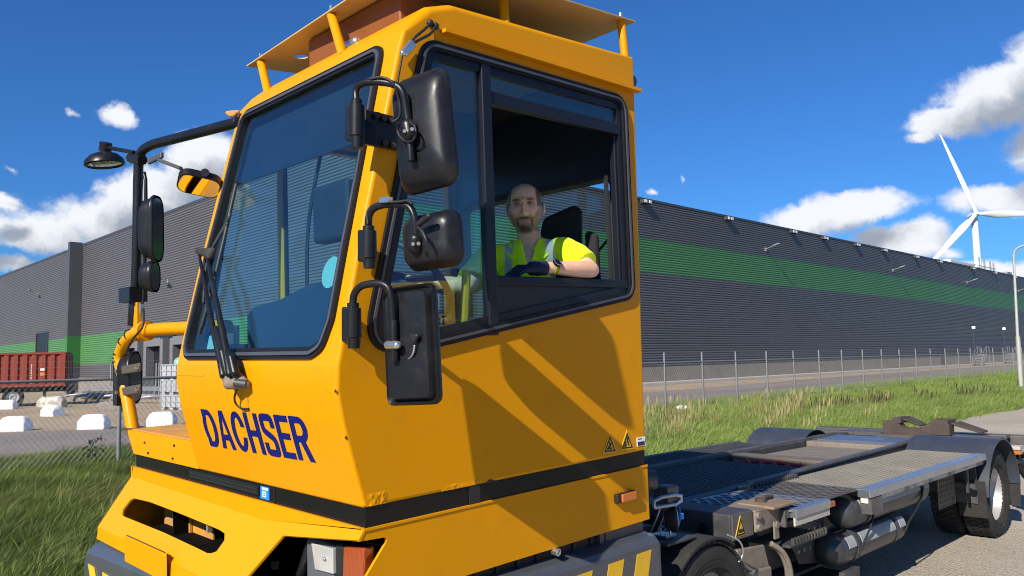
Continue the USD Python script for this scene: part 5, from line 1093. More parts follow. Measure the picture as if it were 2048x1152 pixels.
# coupling head and rear end
cp = cpart('coupling_head', join([prism_y(Polygon([(-.20, .84), (-.20, 1.00), (-.05, 1.00), (.02, .93), (.24, .93), (.30, .99), (.52, .99), (.52, .87), (.32, .87), (.26, .84)]), 8.20, 8.36)]), RUST)
cpart('coupling_lug', join([rbox((-.10, 8.22, .98), (.0, 8.55, 1.045), .008), rbox((.33, 8.22, .97), (.50, 8.50, 1.035), .008), hull([(.0, 8.3, 1.02), (.0, 8.6, 1.02), (.14, 8.4, .95), (.14, 8.6, .95)], .012), hull([(.52, 8.3, .99), (.52, 8.6, .99), (.78, 8.4, .90), (.78, 8.6, .90)], .012)]), RUST, cp, 30)
cpart('coupling_base', join([box(.15, 8.45, .80, .85, .5, .10), box(.55, 8.4, .84, .9, .22, .05), box(-.5, 8.4, .84, .5, .3, .04)]), CHASSIS_WORN, cp)
rb = cpart('rear_beam', rbox((-1.22, 8.62, .74), (1.24, 8.80, .86), .012), CHASSIS_WORN, smooth=30)
cpart('rear_twist_lock', join([rbox((.86, 8.4, .84), (1.02, 8.56, .88), .008), hull([(.72, 8.3, .80), (1.05, 8.3, .80), (.80, 8.32, .86), (.98, 8.32, .86)], .008)]), CHASSIS_WORN, rb, 30)
ml = cpart('rear_marker', rbox((1.12, 8.08, .715), (1.22, 8.17, .755), .008), ORANGE)
cpart('marker_plate', box(1.17, 8.14, .785, .11, .14, .035), CONCRETE_PALE, ml)
cpart('marker_arm', join([box(1.16, 8.2, .66, .05, .06, .10), box(1.0, 8.4, .68, .4, .06, .06), hull([(1.16, 8.24, .62), (1.2, 8.34, .48)], .05), tube([(1.2, 8.2, .62), (1.24, 8.3, .5), (1.22, 8.5, .42)], .014, 8, 2)]), BLACK, ml)
cpart('rear_light_bar', join([box(.95, 8.85, .52, .6, .08, .2)]), CHASSIS)
# ------------------------------------------------------------------ swap body parked beyond the photographer, seen only in the driver's window
sb = thing('swap_body', 'yellow swap body with dark blue lettering, mirrored in the front side window', 'swap body', matrix=TRACTOR_M)
SB_Y = paint('swap_yellow', (.62, .36, .02), rough=.5, var=.05)
SB_O, SB_E, SB_W = np.array([6.25, 4.60, 0]), np.array([.866, -.5, 0]), np.array([.5, .866, 0])
def spart(name, mesh, m, parent=sb): return part(name, place(mesh, SB_O, SB_E, SB_W, EZ), m, parent)
spart('wall', box(3.4, 1.25, 1.95, 6.9, 2.5, 1.56), SB_Y)
spart('roof_band', box(3.4, 1.25, 2.80, 6.9, 2.5, .14), paint('band_blue', (.012, .03, .18), rough=.5))
spart('post', box(.02, -.012, 1.95, .10, .02, 1.56), SB_Y)
for x in (.5, 6.2):
    for y in (.2, 2.2): spart('leg', box(x, y, .71, .12, .12, .92), TRIM_DARK)
def side_text(text, h, s0, z, bold): return place(meshkit.text_mesh(text, h, .004, bold), [s0, -.001, z], EX, EZ, -EY)
spart('lettering', side_text('DACHSER', .28, .09, 2.34, True), BLUE_TEXT)
spart('lettering', side_text('Intelligent Logistics', .11, .10, 2.20, False), BLUE_TEXT)

# ------------------------------------------------------------------ grass
def leaf_mat(name, c, t=.45, var=.35):
    lo, hi = tuple(k * (1 - var) for k in c), tuple(k * (1 + var) for k in c)
    return mat(name, {'oi': ('object_info', {}), 'geo': ('geometry', {}), 'nz': ('noise_texture', {'scale': .55, 'detail': 4.0}), 'ad': ('math', {'math_type': 'multiply_add', 'value2': .55, 'value3': -.05}), 'sm': ('math', {'math_type': 'add', 'use_clamp': True}), 'h': ('math', {'math_type': 'multiply', 'value2': .55}),
        'r': ('rgb_ramp', {'ramp': [(.15, lo), (.5, c), (.85, hi)]}), 'd': ('principled_bsdf', {'roughness': .55, 'specular_ior_level': .35}), 'tr': ('translucent_bsdf', {}), 'x': ('mix_closure', {'fac': t})},
        [('oi.random', 'h.value1'), ('geo.position', 'nz.vector'), ('nz.fac', 'ad.value1'), ('h.value', 'sm.value1'), ('ad.value', 'sm.value2'), ('sm.value', 'r.fac'), ('r.color', 'd.base_color'), ('r.color', 'tr.color'), ('d.BSDF', 'x.closure1'), ('tr.BSDF', 'x.closure2')], surface='x.closure')
GREEN = leaf_mat('blade_green', (.100, .135, .032)); MIDGREEN = leaf_mat('blade_mid', (.16, .23, .045)); LIGHT = leaf_mat('blade_light', (.27, .345, .080)); STRAW = leaf_mat('blade_straw', (.33, .27, .12), .3); BROWN = leaf_mat('blade_brown', (.085, .065, .038), .2)
def clump(n, rad, h0, h1, w, lean, seed, head=0.0, spread=.5):
    r = np.random.default_rng(seed); v, f = [], []
    for i in range(n):
        a = r.uniform(0, 2 * PI); q = rad * math.sqrt(r.uniform()); base = np.array([math.cos(a) * q, math.sin(a) * q, -.02])
        h = r.uniform(h0, h1); ld = np.array([lean[0] + r.normal(0, spread), lean[1] + r.normal(0, spread), 0]) * h
        yaw = r.uniform(0, PI); s = np.array([math.cos(yaw), math.sin(yaw), 0]); k = len(v)
        for t, ww in ((0, 1.0), (.4, .85), (.75, .55)):
            p = base + np.array([0, 0, h * (t - .18 * t * t * np.linalg.norm(ld) / h)]) + ld * t * t; v += [p - s * w * ww / 2, p + s * w * ww / 2]
        v.append(base + np.array([0, 0, h * (1 - .18 * np.linalg.norm(ld) / h)]) + ld); tip = v[-1]
        f += [(k, k + 1, k + 3), (k, k + 3, k + 2), (k + 2, k + 3, k + 5), (k + 2, k + 5, k + 4), (k + 4, k + 5, k + 6)]
        if head and r.uniform() < head:
            k = len(v); d = ld / h * .3 + np.array([0, 0, 1.0]); d /= np.linalg.norm(d)
            for t, ww in ((-.10, .2), (-.05, 1.6), (.02, 1.4), (.08, .2)): v += [tip + d * t - s * w * ww, tip + d * t + s * w * ww]
            for j in range(3): f += [(k + 2 * j, k + 2 * j + 1, k + 2 * j + 3), (k + 2 * j, k + 2 * j + 3, k + 2 * j + 2)]
    return tm(v, f)
def instancer(name, label, protos, pos, idx, yaw, scale, kind='stuff'):
    pi = UsdGeom.PointInstancer.Define(stage, numbered('/World', name)); path = str(pi.GetPath())
    tg_ = []
    for k, (m, mt) in enumerate(protos):
        usdkit.mesh(stage, f'{path}/clump_{k:03d}' if k else f'{path}/clump', m, mt); tg_.append(f'{path}/clump_{k:03d}' if k else f'{path}/clump')
    pi.CreatePrototypesRel().SetTargets([Sdf.Path(q) for q in tg_])
    pi.CreatePositionsAttr(Vt.Vec3fArray.FromNumpy(np.asarray(pos, np.float32))); pi.CreateProtoIndicesAttr(Vt.IntArray.FromNumpy(np.asarray(idx, np.int32)))
    pi.CreateOrientationsAttr(Vt.QuathArray([Gf.Quath(float(math.cos(a / 2)), 0, 0, float(math.sin(a / 2))) for a in yaw]))
    s = np.asarray(scale, np.float32); pi.CreateScalesAttr(Vt.Vec3fArray.FromNumpy(np.stack([s, s, s], 1)))
    tag(pi.GetPrim(), label, 'grass', kind=kind)
WIND = (.55, .62)
P_short = [(clump(60, .26, .08, .24, .008, (WIND[0] * .6, WIND[1] * .6), 1), GREEN), (clump(60, .26, .09, .26, .008, (WIND[0] * .7, WIND[1] * .7), 2), LIGHT), (clump(52, .24, .08, .22, .009, WIND, 3), GREEN),
           (clump(34, .24, .15, .36, .007, WIND, 4), GREEN), (clump(18, .22, .22, .46, .006, (.9, .9), 5), STRAW), (clump(40, .25, .12, .3, .008, (.9, 1.0), 6), BROWN)]
rg = np.random.default_rng(11)
def edge_x(y): return np.interp(y, [q[1] for q in road_edge], [q[0] for q in road_edge])
def yard_x(y): return np.interp(y, [-60, 5, 23, 45, 86], [-15.4, -15.4, -14.85, -16.1, -17.4])
def field_of(n, y0, y1, weights, dens=None, s0=.8, s1=1.25, grow=0.0):
    y = rg.uniform(y0, y1, n); t = rg.uniform(0, 1, n); x0, x1 = yard_x(y) + .12, edge_x(y) - .05
    x = x0 + (x1 - x0) * t; pos = np.column_stack([x, y, np.zeros(n)])
    return pos, rg.choice(len(weights), n, p=np.array(weights) / sum(weights)), rg.normal(0, .5, n), rg.uniform(s0, s1, n)
# left of the tractor: darker, wind-blown
n = 8500
pos, idx, yaw, sc = field_of(n, -3.5, 7.5, [.36, .20, .22, .10, .015, .0])
# a matted, browner streak across the middle
u_ = pos[:, 0] * .45 + pos[:, 1]; streak = np.exp(-((pos[:, 0] + 8.6 - .15 * pos[:, 1]) / .9) ** 2) * (meshkit.fbm(pos * .8, 3, 4))
idx = np.where(rg.uniform(0, 1, n) < streak * .55, rg.choice([4, 5, 3], n), idx)
near_edge = pos[:, 0] > edge_x(pos[:, 1]) - 1.1
instancer('grass', 'wind-blown green grass on the verge left of the tractor', P_short, pos, idx, yaw, sc)
# right of the tractor: lighter sunlit verge with tall seeding grass
P_tall = [(clump(52, .32, .08, .22, .013, (.35, .4), 21), LIGHT), (clump(52, .32, .08, .26, .012, (.4, .4), 22), LIGHT), (clump(44, .30, .08, .20, .013, (.3, .4), 23), MIDGREEN),
          (clump(16, .3, .30, .75, .008, (.18, .22), 24, .7, .18), STRAW), (clump(22, .25, .2, .5, .012, (.4, .4), 25, .2), BROWN), (clump(36, .28, .18, .40, .011, (.3, .3), 26), LIGHT)]
a_ = field_of(9000, 7.0, 34, [.42, .34, .20, .0, .0, .05], s0=.9, s1=1.35)
b_ = field_of(7500, 34, 90, [.46, .34, .18, .0, .0, .03], s0=1.2, s1=1.9)
pos, idx, yaw, sc = (np.concatenate([p, q]) for p, q in zip(a_, b_))
nn = meshkit.fbm(pos * [.35, .22, 0] + 7.0, 3, 2)
mid = np.exp(-((pos[:, 0] + 7.9 - .05 * (pos[:, 1] - 15)) / 2.1) ** 2)
r1 = rg.uniform(0, 1, len(pos))
idx = np.where((r1 < mid * .07 * (nn > .42)) & (pos[:, 1] < 24), 3, idx)
sc = sc * np.clip(.55 + .06 * (pos[:, 0] - yard_x(pos[:, 1])), .55, 1.0)
spot = sum(np.exp(-((pos[:, 0] - cx) / sx) ** 2 - ((pos[:, 1] - cy) / sy) ** 2) for cx, cy, sx, sy in ((-9.0, 16.2, 1.0, 1.6), (-7.4, 27, .9, 3.0), (-8.0, 24, .8, 1.2), (-6.6, 33, .6, 1.5)))
idx = np.where(rg.uniform(0, 1, len(pos)) < spot * .14 * (nn > .35), 4, idx)
idx = np.where((idx == 4) & (rg.uniform(0, 1, len(pos)) < .5), 2, idx)
instancer('grass', 'sunlit green grass with tall straw seed heads between road and fence', P_tall, pos, idx, yaw, sc)
wd_ = thing('weed', 'dark leafy weed growing at the foot of the chain-link fence', 'weed', (-12.75, 3.25, 0))
wm = []
rw = np.random.default_rng(4)
stem = [tube([(0, 0, 0), (.04, .03, .3), (.12, .10, .55)], .008, 5), tube([(0, 0, .1), (-.08, .02, .35)], .006, 5)]
for k in range(70):
    t = rw.uniform(.1, 1); c = np.array([.12 * t, .10 * t, .55 * t]) + rw.normal(0, .07, 3); a = rw.normal(0, 1, 3); a /= np.linalg.norm(a); b = np.cross(a, rw.normal(0, 1, 3)); b /= np.linalg.norm(b)
    wm.append(tm([c - a * .05, c + b * .02, c + a * .06, c - b * .02], [(0, 1, 2), (0, 2, 3)]))
obj('stem', join(stem), GREEN, wd_)
for m_ in wm: obj_one('leaf', m_, leaf_mat('weed_leaf', (.03, .07, .015)), wd_)
lt = thing('litter', 'white scrap of plastic lying in the grass by the fence', 'litter', (-11.9, 21.4, .12))
b = trimesh.creation.icosphere(3, .16); b.vertices *= [1.3, 1.2, .55]; b.vertices += (meshkit.noise(b.vertices * 14.0)[:, None] - .5) * .09 * b.vertices / .16
obj('scrap', b, WHITE_PAINT, lt)
# ------------------------------------------------------------------ the driver (built in the cab's frame, leaning out of the window)
PB = np.array([.82, 1.20, 1.95])
_d = np.eye(4); _d[:3, :3] = TILT.T; _d[3, :3] = to_world(PB)
person = thing('person', 'man in yellow hi-vis polo shirt sitting at the cab window, forearm on the sill', 'person', matrix=Gf.Matrix4d(*_d.ravel().tolist()))
def masked(name, v, f, m, mask, parent=person):
    mm = trimesh.Trimesh(np.asarray(v) - PB, f, process=False)
    p = usdkit.mesh(stage, numbered(str(parent.GetPath()), name), mm, m, smooth=True)
    UsdGeom.PrimvarsAPI(p).CreatePrimvar('mask', Sdf.ValueTypeNames.Color3fArray, 'vertex').Set(Vt.Vec3fArray.FromNumpy(np.asarray(mask, np.float32)))
    return p.GetPrim()
def pobj(name, mesh, m, smooth=True, parent=person):
    mesh = mesh.copy(); mesh.apply_translation(-PB); return obj(name, mesh, m, parent, smooth)
def chain(*js):
    """A limb: hulls of spheres from joint to joint."""
    out = Manifold()
    for (a, ra), (b, rb) in zip(js[:-1], js[1:]): out = out + manifold(hull([a, b], [ra, rb]))
    return out
def soften(mf, size, it=12):
    m = of_manifold(mf.refine_to_length(size)); m = trimesh.Trimesh(m.vertices, m.faces, process=True)
    trimesh.smoothing.filter_taubin(m, .5, -.53, it); return m
V = lambda *a: np.array(a, float)
HC_ = V(.925, 1.158, 2.652)
fw = V(.64, -.765, -.055); fw /= np.linalg.norm(fw)
upv = V(-.05, .02, 1.0); lf = np.cross(upv, fw); lf /= np.linalg.norm(lf)          # his left
if lf @ V(.76, .64, 0) < 0: lf = -lf
upv = np.cross(fw, lf); upv = upv if upv[2] > 0 else -upv
N0 = V(.905, 1.205, 2.47); Ls, Rs = V(1.062, 1.27, 2.440), V(.755, 1.075, 2.430)
Le, Lw, Lh = V(1.243, 1.252, 2.332), V(1.228, .995, 2.334), V(1.212, .93, 2.332)
Re, Rw, Rh = V(.885, .80, 2.27), V(.80, .585, 2.295), V(.775, .53, 2.305)
# head
s = trimesh.creation.icosphere(5, 1.0); p = s.vertices.copy(); x, y, z = p.T
g = lambda cx, cz, sx, sz, ff=True: np.exp(-((x - cx) / sx) ** 2 - ((z - cz) / sz) ** 2) * ((y > 0) if ff else 1)
sm = lambda a, b, t: np.clip((t - a) / (b - a), 0, 1) ** 2 * (3 - 2 * np.clip((t - a) / (b - a), 0, 1))
w_ = .0835 * (1 - .13 * sm(-.15, -.95, z)) * (1 + .07 * g(0, .55, 9, .32, False) + .05 * g(0, -.5, 9, .25, False)); d_f = .096 * (1 - .06 * sm(-.2, -1, z)); d_b = .104 * (1 - .35 * sm(-.1, -.9, z)); h_ = .124
X, Y, Zc = x * w_, y * np.where(y > 0, d_f, d_b), z * h_
front_flat = np.where(y > 0, 1 - .10 * sm(.5, 1, y), 1); Y = Y * front_flat
Y += .021 * g(0, -.24, .16, .10) + .016 * g(0, -.05, .10, .22) + .004 * g(.16, -.28, .08, .07) + .004 * g(-.16, -.28, .08, .07)      # nose, bridge, nostrils
Y -= .012 * g(.40, .11, .18, .09) + .012 * g(-.40, .11, .18, .09)                                                                        # eye sockets
Y += .007 * (g(.38, .26, .27, .07) + g(-.38, .26, .27, .07)) + .004 * g(0, .26, .2, .06)                                                  # brow
Y += .006 * (g(.52, -.16, .20, .16) + g(-.52, -.16, .20, .16))                                                                           # cheekbones
Y += .006 * g(0, -.505, .30, .05) + .006 * g(0, -.605, .26, .05) - .005 * g(0, -.555, .34, .022) - .004 * g(0, -.41, .2, .05) + .010 * g(0, -.80, .30, .14) - .004 * g(0, -.65, .3, .06)
Zc = Zc - .006 * sm(.6, 1, z)                                                                                            # jaw corners
head_local = np.column_stack([X, Y, Zc])
to_h = lambda q: HC_ + q[:, :1] * lf + q[:, 1:2] * fw + q[:, 2:] * upv
head = tm(to_h(head_local), s.faces)
if np.linalg.det(np.stack([lf, fw, upv])) < 0: head.invert()
# ears
def ear(sgn):
    e = trimesh.creation.icosphere(3, 1.0); q = e.vertices * [.009, .019, .031]; q[:, 0] -= .004 * np.exp(-(e.vertices[:, 1] ** 2 + e.vertices[:, 2] ** 2) * 3) * np.sign(e.vertices[:, 0] + 1e-9) * .5
    q = q @ trimesh.transformations.rotation_matrix(sgn * .45, [0, 0, 1])[:3, :3].T + [sgn * .085, -.006, -.006]
    m = tm(to_h(q), e.faces)
    if np.linalg.det(np.stack([lf, fw, upv])) < 0: m.invert()
    return m
skin = manifold(head) + manifold(ear(1)) + manifold(ear(-1))
neck = soften(chain((HC_ - upv * .075 - fw * .022, .056), (N0 + V(0, 0, .015), .060), (N0 - V(0, 0, .05), .075)), .012, 6)
arm_l = soften(chain((Ls, .052), (Le * .5 + Ls * .5, .048), (Le, .038), (Le * .65 + Lw * .35, .040), (Le * .25 + Lw * .75, .032), (Lw, .027), (Lh, .029)), .010, 10)
arm_r = soften(chain((Rs, .052), (Re, .042), (Re * .6 + Rw * .4, .041), (Rw, .029), (Rh, .030)), .012, 10)
Pl = V(.80, 1.22, 2.0)
trunk = soften(chain((Pl, .15), (V(.84, 1.20, 2.22), .145), (V(.885, 1.19, 2.36), .13)) + chain((Pl, .11), (V(.90, .80, 2.02), .085), (V(.90, .75, 1.62), .06), (V(.90, .62, 1.58), .045)) + chain((Pl, .11), (V(.66, .80, 2.02), .085), (V(.66, .70, 1.62), .06), (V(.66, .57, 1.58), .045)), .03, 6)
skin = skin + manifold(neck) + manifold(arm_l) + manifold(arm_r) + manifold(trunk)
sk_m = of_manifold(skin); q = sk_m.vertices - HC_
hx, hy, hz_ = q @ lf / .083, q @ fw / .096, q @ upv / .124
inhead = (np.linalg.norm(q, axis=1) < .145) & (hz_ > -1.05)
jaw = sm(.02, -.30, hz_ + .22 * (np.abs(hx) < .55) - .10 * (np.abs(hx) > .62))
zt = np.where(np.abs(hx) > .5, -.40 + (np.abs(hx) - .5) * .95, -.34)
beard = sm(zt + .07, zt - .10, hz_) * (inhead & (hy > -.30)) * sm(-1.0, -.85, hz_)
must = np.exp(-((hx) / .40) ** 6 - ((hz_ + .43 + .10 * hx ** 2) / .062) ** 4) * (hy > .45); gt = np.exp(-((hx) / .42) ** 6 - ((hz_ + .82) / .17) ** 4) * (hy > .2)
ring_ = np.exp(-((np.abs(hx) - .40) / .10) ** 4 - ((hz_ + .60) / .24) ** 4) * (hy > .3); gt = np.maximum(gt, ring_)
side_b = np.exp(-((np.abs(hx) - .95) / .16) ** 2) * ((hz_ < .25) & (hz_ > -.5)) * (hy > -.15) * (hy < .35)
lips = np.exp(-((hx) / .29) ** 4 - ((hz_ + .56) / .065) ** 4) * (hy > .5)
beard = sm(1.10, 1.02, np.abs(hx)) * np.clip(np.maximum.reduce([beard * .58, must * .96, gt * .96, side_b * .6]) * (1 - lips), 0, 1) * inhead
brow = (np.exp(-((np.abs(hx) - .40) / .24) ** 4 - ((hz_ - .265 + .10 * (np.abs(hx) - .4) ** 2 * 4) / .048) ** 4) * (hy > .4))
lash = np.exp(-((np.abs(hx) - .40) / .20) ** 4 - ((hz_ - .150) / .030) ** 2) * (hy > .4) * .85
hair = np.where(inhead, np.clip(sm(.25, -.25, hy) * sm(-.25, .0, hz_) * sm(.93, .70, hz_) , 0, 1), 0)
tempo = sm(.70, .80, np.abs(hx) + .10 * hz_) * sm(-.10, .06, hz_) * sm(.86, .62, hz_) * sm(.80, .55, hy)
hair = np.maximum(hair, tempo * inhead) * sm(1.12, 1.04, np.abs(hx))
mask = np.column_stack([np.clip(np.maximum.reduce([beard, brow * .95 * inhead, lash * inhead]), 0, 1), np.clip(hair, 0, 1), lips * inhead])
SKIN = mat('skin', {'at': ('attribute', {'attribute': 'mask'}), 'sp': ('separate_color', {}), 'tc': ('texture_coordinate', {}), 'nz': ('noise_texture', {'scale': 45.0, 'detail': 5.0}), 'rp': ('rgb_ramp', {'ramp': [(.3, (.62, .36, .235)), (.7, (.72, .44, .30))]}),
    'fn': ('noise_texture', {'scale': 420.0, 'detail': 2.0}), 'fr': ('map_range', {'from_min': .3, 'from_max': .65, 'to_min': .82, 'to_max': 1.0, 'clamp': True}), 'bm': ('math', {'math_type': 'multiply'}), 'hm': ('math', {'math_type': 'multiply'}), 'h2': ('math', {'math_type': 'multiply', 'value2': .88}),
    'm1': ('mix', {'mix_type': 'mix', 'color2': (.011, .007, .005)}), 'm2': ('mix', {'mix_type': 'mix', 'color2': (.016, .012, .010)}), 'l': ('math', {'math_type': 'multiply', 'value2': .75}), 'm3': ('mix', {'mix_type': 'mix', 'color2': (.36, .14, .115)}),
    'p': ('principled_bsdf', {'roughness': .55, 'subsurface_weight': .12, 'subsurface_scale': .006, 'specular_ior_level': .4})},
    [('at.color', 'sp.color'), ('tc.object', 'nz.vector'), ('tc.object', 'fn.vector'), ('nz.fac', 'rp.fac'), ('fn.fac', 'fr.value'), ('sp.r', 'bm.value1'), ('fr.result', 'bm.value2'), ('sp.g', 'hm.value1'), ('fr.result', 'hm.value2'), ('hm.value', 'h2.value1'), ('sp.b', 'l.value1'),
     ('rp.color', 'm3.color1'), ('l.value', 'm3.fac'), ('m3.color', 'm2.color1'), ('h2.value', 'm2.fac'), ('m2.color', 'm1.color1'), ('bm.value', 'm1.fac'), ('m1.color', 'p.base_color')])
masked('body', sk_m.vertices, sk_m.faces, SKIN, mask)
for sgn in (1, -1):
    c = HC_ + lf * sgn * .031 + fw * .0735 + upv * .0145
    e = pobj('eye', trimesh.Trimesh(trimesh.creation.icosphere(3, .0118).vertices + c, trimesh.creation.icosphere(3, .0118).faces), paint('eye_white', (.34, .31, .28), rough=.2, var=.05))
    look = EYE * 0 + (CO - c); look /= np.linalg.norm(look)
    pobj('iris', aim(revolve([(0, .0012), (.0054, .0006), (.0062, -.001), (0, -.001)], 20), c + look * .0113, look), paint('iris_dark', (.018, .010, .007), rough=.1), parent=e)
    ls = trimesh.creation.icosphere(4, .0130); ev = ls.vertices @ upv / .0130; fr_ = ls.vertices @ fw / .0130; el_ = np.degrees(np.arctan2(ev, np.maximum(fr_, 1e-3)))
    keep = ((el_[ls.faces].min(1) > 9) | (el_[ls.faces].max(1) < -17)) & (fr_[ls.faces].min(1) > -.1)
    lid = tm(ls.vertices + c, ls.faces[keep]); lid.remove_unreferenced_vertices()
    pobj('eyelid', lid, paint('eyelid_skin', (.36, .20, .13), rough=.5, var=.05), parent=e)
# shirt: trunk and two short sleeves, a little proud of the body
SH = soften(chain((V(.80, 1.22, 2.0), .165), (V(.84, 1.20, 2.22), .158), (V(.885, 1.195, 2.36), .140), (N0 - V(0, 0, .015), .084)) + chain((V(.885, 1.20, 2.37), .115), (Ls + V(-.01, 0, -.005), .070)) + chain((V(.885, 1.19, 2.37), .115), (Rs + V(.01, 0, -.005), .070))
            + chain((Ls, .068), (Ls * .45 + Le * .55 + V(-.004, .01, .01), .066), (Ls * .22 + Le * .78 + V(0, .008, .006), .062)) + chain((Rs, .068), (Rs * .35 + Re * .65, .068), (Rs * .22 + Re * .78, .070)), .012, 10)
shm = manifold(SH)
cutn = manifold(hull([N0 + V(0, 0, .045), N0 + V(0, 0, .2)], [.070, .080])) + manifold(trimesh.Trimesh([N0 + lf * .050 + fw * .02 + V(0, 0, .06), N0 - lf * .050 + fw * .02 + V(0, 0, .06), N0 + fw * .14 + V(0, 0, -.118), N0 + lf * .062 + fw * .30 + V(0, 0, .07), N0 - lf * .062 + fw * .30 + V(0, 0, .07), N0 + fw * .34 + V(0, 0, -.118)]).convex_hull)
sleeve_l = manifold(cyl(Ls * .24 + Le * .76, Le * 2 - Ls, .12, 24)); sleeve_r = manifold(cyl(Rs * .24 + Re * .76, Re * 2 - Rs, .12, 24))
shm = shm - cutn - sleeve_l - sleeve_r
sh = of_manifold(shm.refine_to_length(.010)); sv = sh.vertices
fold = meshkit.fbm(sv * [22, 22, 9], 3, 3) - .5; sh.vertices = sv + sh.vertex_normals * (fold * .012)[:, None]
q = sv - N0; sx_, sf_, su_ = q @ lf, q @ fw, q @ upv
braces = np.exp(-((np.abs(sx_) - .098 - .10 * np.clip(-su_ - .05, 0, 1)) / .021) ** 8)
band = np.exp(-((su_ + .32) / .026) ** 8)
shmask = np.column_stack([np.clip(np.maximum(braces * (np.abs(sx_) < .15), band), 0, 1), np.exp(-((np.abs(sx_) - .055) / .003) ** 2) * 0, np.zeros(len(sv))])
SHIRT = mat('hi_vis_cloth', {'at': ('attribute', {'attribute': 'mask'}), 'sp': ('separate_color', {}), 'tc': ('texture_coordinate', {}), 'nz': ('noise_texture', {'scale': 260.0, 'detail': 2.0}), 'c': ('rgb_ramp', {'ramp': [(.3, (.70, .98, .004)), (.7, (.80, 1.0, .008))]}), 'm': ('mix', {'mix_type': 'mix', 'color2': (.42, .45, .45)}), 'b': ('bump', {'strength': .25, 'distance': .002}),
    'p': ('principled_bsdf', {'roughness': .8, 'sheen_weight': .15, 'specular_ior_level': .25})},
    [('at.color', 'sp.color'), ('tc.object', 'nz.vector'), ('nz.fac', 'c.fac'), ('c.color', 'm.color1'), ('sp.r', 'm.fac'), ('m.color', 'p.base_color'), ('nz.fac', 'b.height'), ('b.normal', 'p.normal')])
masked('polo_shirt', sh.vertices, sh.faces, SHIRT, shmask)
CLOTH = mat('collar_cloth', {'p': ('principled_bsdf', {'base_color': (.74, .99, .006), 'roughness': .8, 'specular_ior_level': .25})})
# collar: two folded leaves lying round the neck, their outer edge on the shirt
from scipy.spatial import cKDTree
kd = cKDTree(sh.vertices); shn = sh.vertex_normals
for sgn in (1, -1):
    rows = []
    for t in np.linspace(0, 1, 14):
        a = PI - t * PI * .86; out_ = lf * sgn * math.sin(a) + fw * math.cos(a); r0 = .064 + .006 * t
        top_ = N0 + out_ * r0 + V(0, 0, .052 - .060 * t ** 2.2)
        far = N0 + out_ * (.108 + .024 * t) + fw * .018 * t + V(0, 0, .0 - .074 * t ** 2)
        d_, i_ = kd.query(far); far = sh.vertices[i_] * .75 + far * .25 + shn[i_] * .009
        midp = (top_ + far) / 2 + out_ * .006 + V(0, 0, .012); rows.append([top_ - V(0, 0, .03), top_, midp, far])
    rows = np.array(rows)
    for _ in range(3): rows[1:-1, 2:] = (rows[:-2, 2:] + 2 * rows[1:-1, 2:] + rows[2:, 2:]) / 4
    v = rows.reshape(-1, 3); n4 = 4; f = []
    for i in range(13):
        for j in range(3): f += [(i * n4 + j, (i + 1) * n4 + j, (i + 1) * n4 + j + 1), (i * n4 + j, (i + 1) * n4 + j + 1, i * n4 + j + 1)]
    pobj('collar', tm(v, f), CLOTH, True)
TROUSER = paint('trousers', (.02, .024, .035), rough=.85, var=.1)
pobj('trousers', soften(chain((Pl, .165), (V(.90, .80, 2.02), .10), (V(.90, .75, 1.66), .075)) + chain((Pl, .165), (V(.66, .80, 2.02), .10), (V(.66, .70, 1.66), .075)), .03, 6), TROUSER)
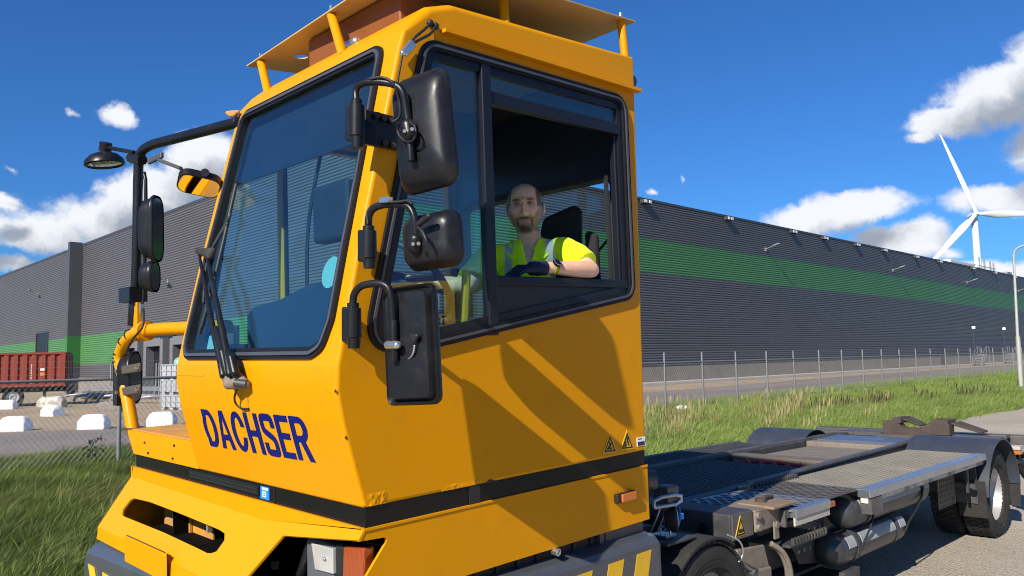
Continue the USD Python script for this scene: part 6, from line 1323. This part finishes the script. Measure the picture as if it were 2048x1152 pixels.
# dark blue glove-like hands: palm, fingers and thumb closed on the cloth
def hand(wrist, dir_, nrm, thumb_side, curl):
    d = dir_ / np.linalg.norm(dir_); n_ = nrm - d * (nrm @ d); n_ /= np.linalg.norm(n_); sd_ = np.cross(d, n_) * thumb_side
    m = manifold(hull([wrist, wrist + d * .03], [.029, .032])) + manifold(hull([wrist + d * .02 + sd_ * .026, wrist + d * .085 + sd_ * .032, wrist + d * .02 - sd_ * .024, wrist + d * .08 - sd_ * .032], .014))
    for k, L_ in enumerate((.070, .078, .074, .058)):
        b = wrist + d * .085 + sd_ * (.030 - .021 * k); a1 = curl * .55; seg = L_ * .42; p_ = b; dd = d; js = [(b, .0105)]
        for j, (fr, tw) in enumerate(((.44, .6), (.32, .8), (.24, .5))):
            ang = curl * tw; dd = dd * math.cos(ang) - n_ * math.sin(ang); p_ = p_ + dd * L_ * fr; js.append((p_, .0100 - .0012 * j)); nn_ = np.cross(sd_, dd); n2 = nn_ * np.sign(nn_ @ n_ + 1e-9); n_l = n2
        m = m + chain(*js)
    t0 = wrist + d * .028 + sd_ * .030; t1 = t0 + d * .034 + sd_ * .020 - n_ * .012; t2 = t1 + d * .028 + sd_ * .004 - n_ * .014
    m = m + chain((t0, .0135), (t1, .0115), (t2, .0100))
    h = of_manifold(m.refine_to_length(.004)); h = trimesh.Trimesh(h.vertices, h.faces, process=True); trimesh.smoothing.filter_taubin(h, .5, -.53, 6); return h
GLOVE = paint('glove_navy', (.007, .012, .045), rough=.75, var=.25, vscale=40)
dl = Lh - Lw
gl_ = pobj('glove', hand(Lw + dl * .9, V(-.22, -1.0, -.06), V(.25, .0, 1.0), 1, .55), GLOVE)
pobj('cuff', tube([Lw + dl * .35, Lw + dl * 1.1], np.array([.031, .034]), 18), GLOVE, parent=gl_)
pobj('glove', hand(Rh, Rh - Rw, V(.2, .1, 1.0), -1, .9), GLOVE)
# wrist watch: dark dial, yellow strap
wc = Lw * .93 + Le * .07 + V(0, 0, .0); wdir = (Lw - Le) / np.linalg.norm(Lw - Le)
wt_ = pobj('watch', aim(revolve([(.0285, -.011), (.0315, -.011), (.0315, .011), (.0285, .011), (.0285, -.011)], 28), wc, wdir), paint('watch_strap', (.52, .52, .02), rough=.5))
wn = CO - wc; wn = wn - wdir * (wn @ wdir); wn /= np.linalg.norm(wn); wn = wn + V(0, 0, .9); wn = wn - wdir * (wn @ wdir); wn /= np.linalg.norm(wn)
pobj('watch_case', aim(revolve([(0, .011), (.0165, .011), (.0205, .008), (.0205, .0), (0, .0)], 28), wc + wn * .029, wn), paint('watch_black', (.006, .006, .007), rough=.15), parent=wt_, smooth=30)
pobj('bezel', aim(trimesh.creation.annulus(.0165, .0195, .003), wc + wn * .040, wn), CHROME, parent=wt_, smooth=False)
pobj('strap_link', join([aim(trimesh.creation.annulus(.0312, .0325, .0035), wc + wdir * o, wdir) for o in (-.007, 0, .007)]), paint('strap_dark', (.20, .20, .01), rough=.5), parent=wt_, smooth=False)
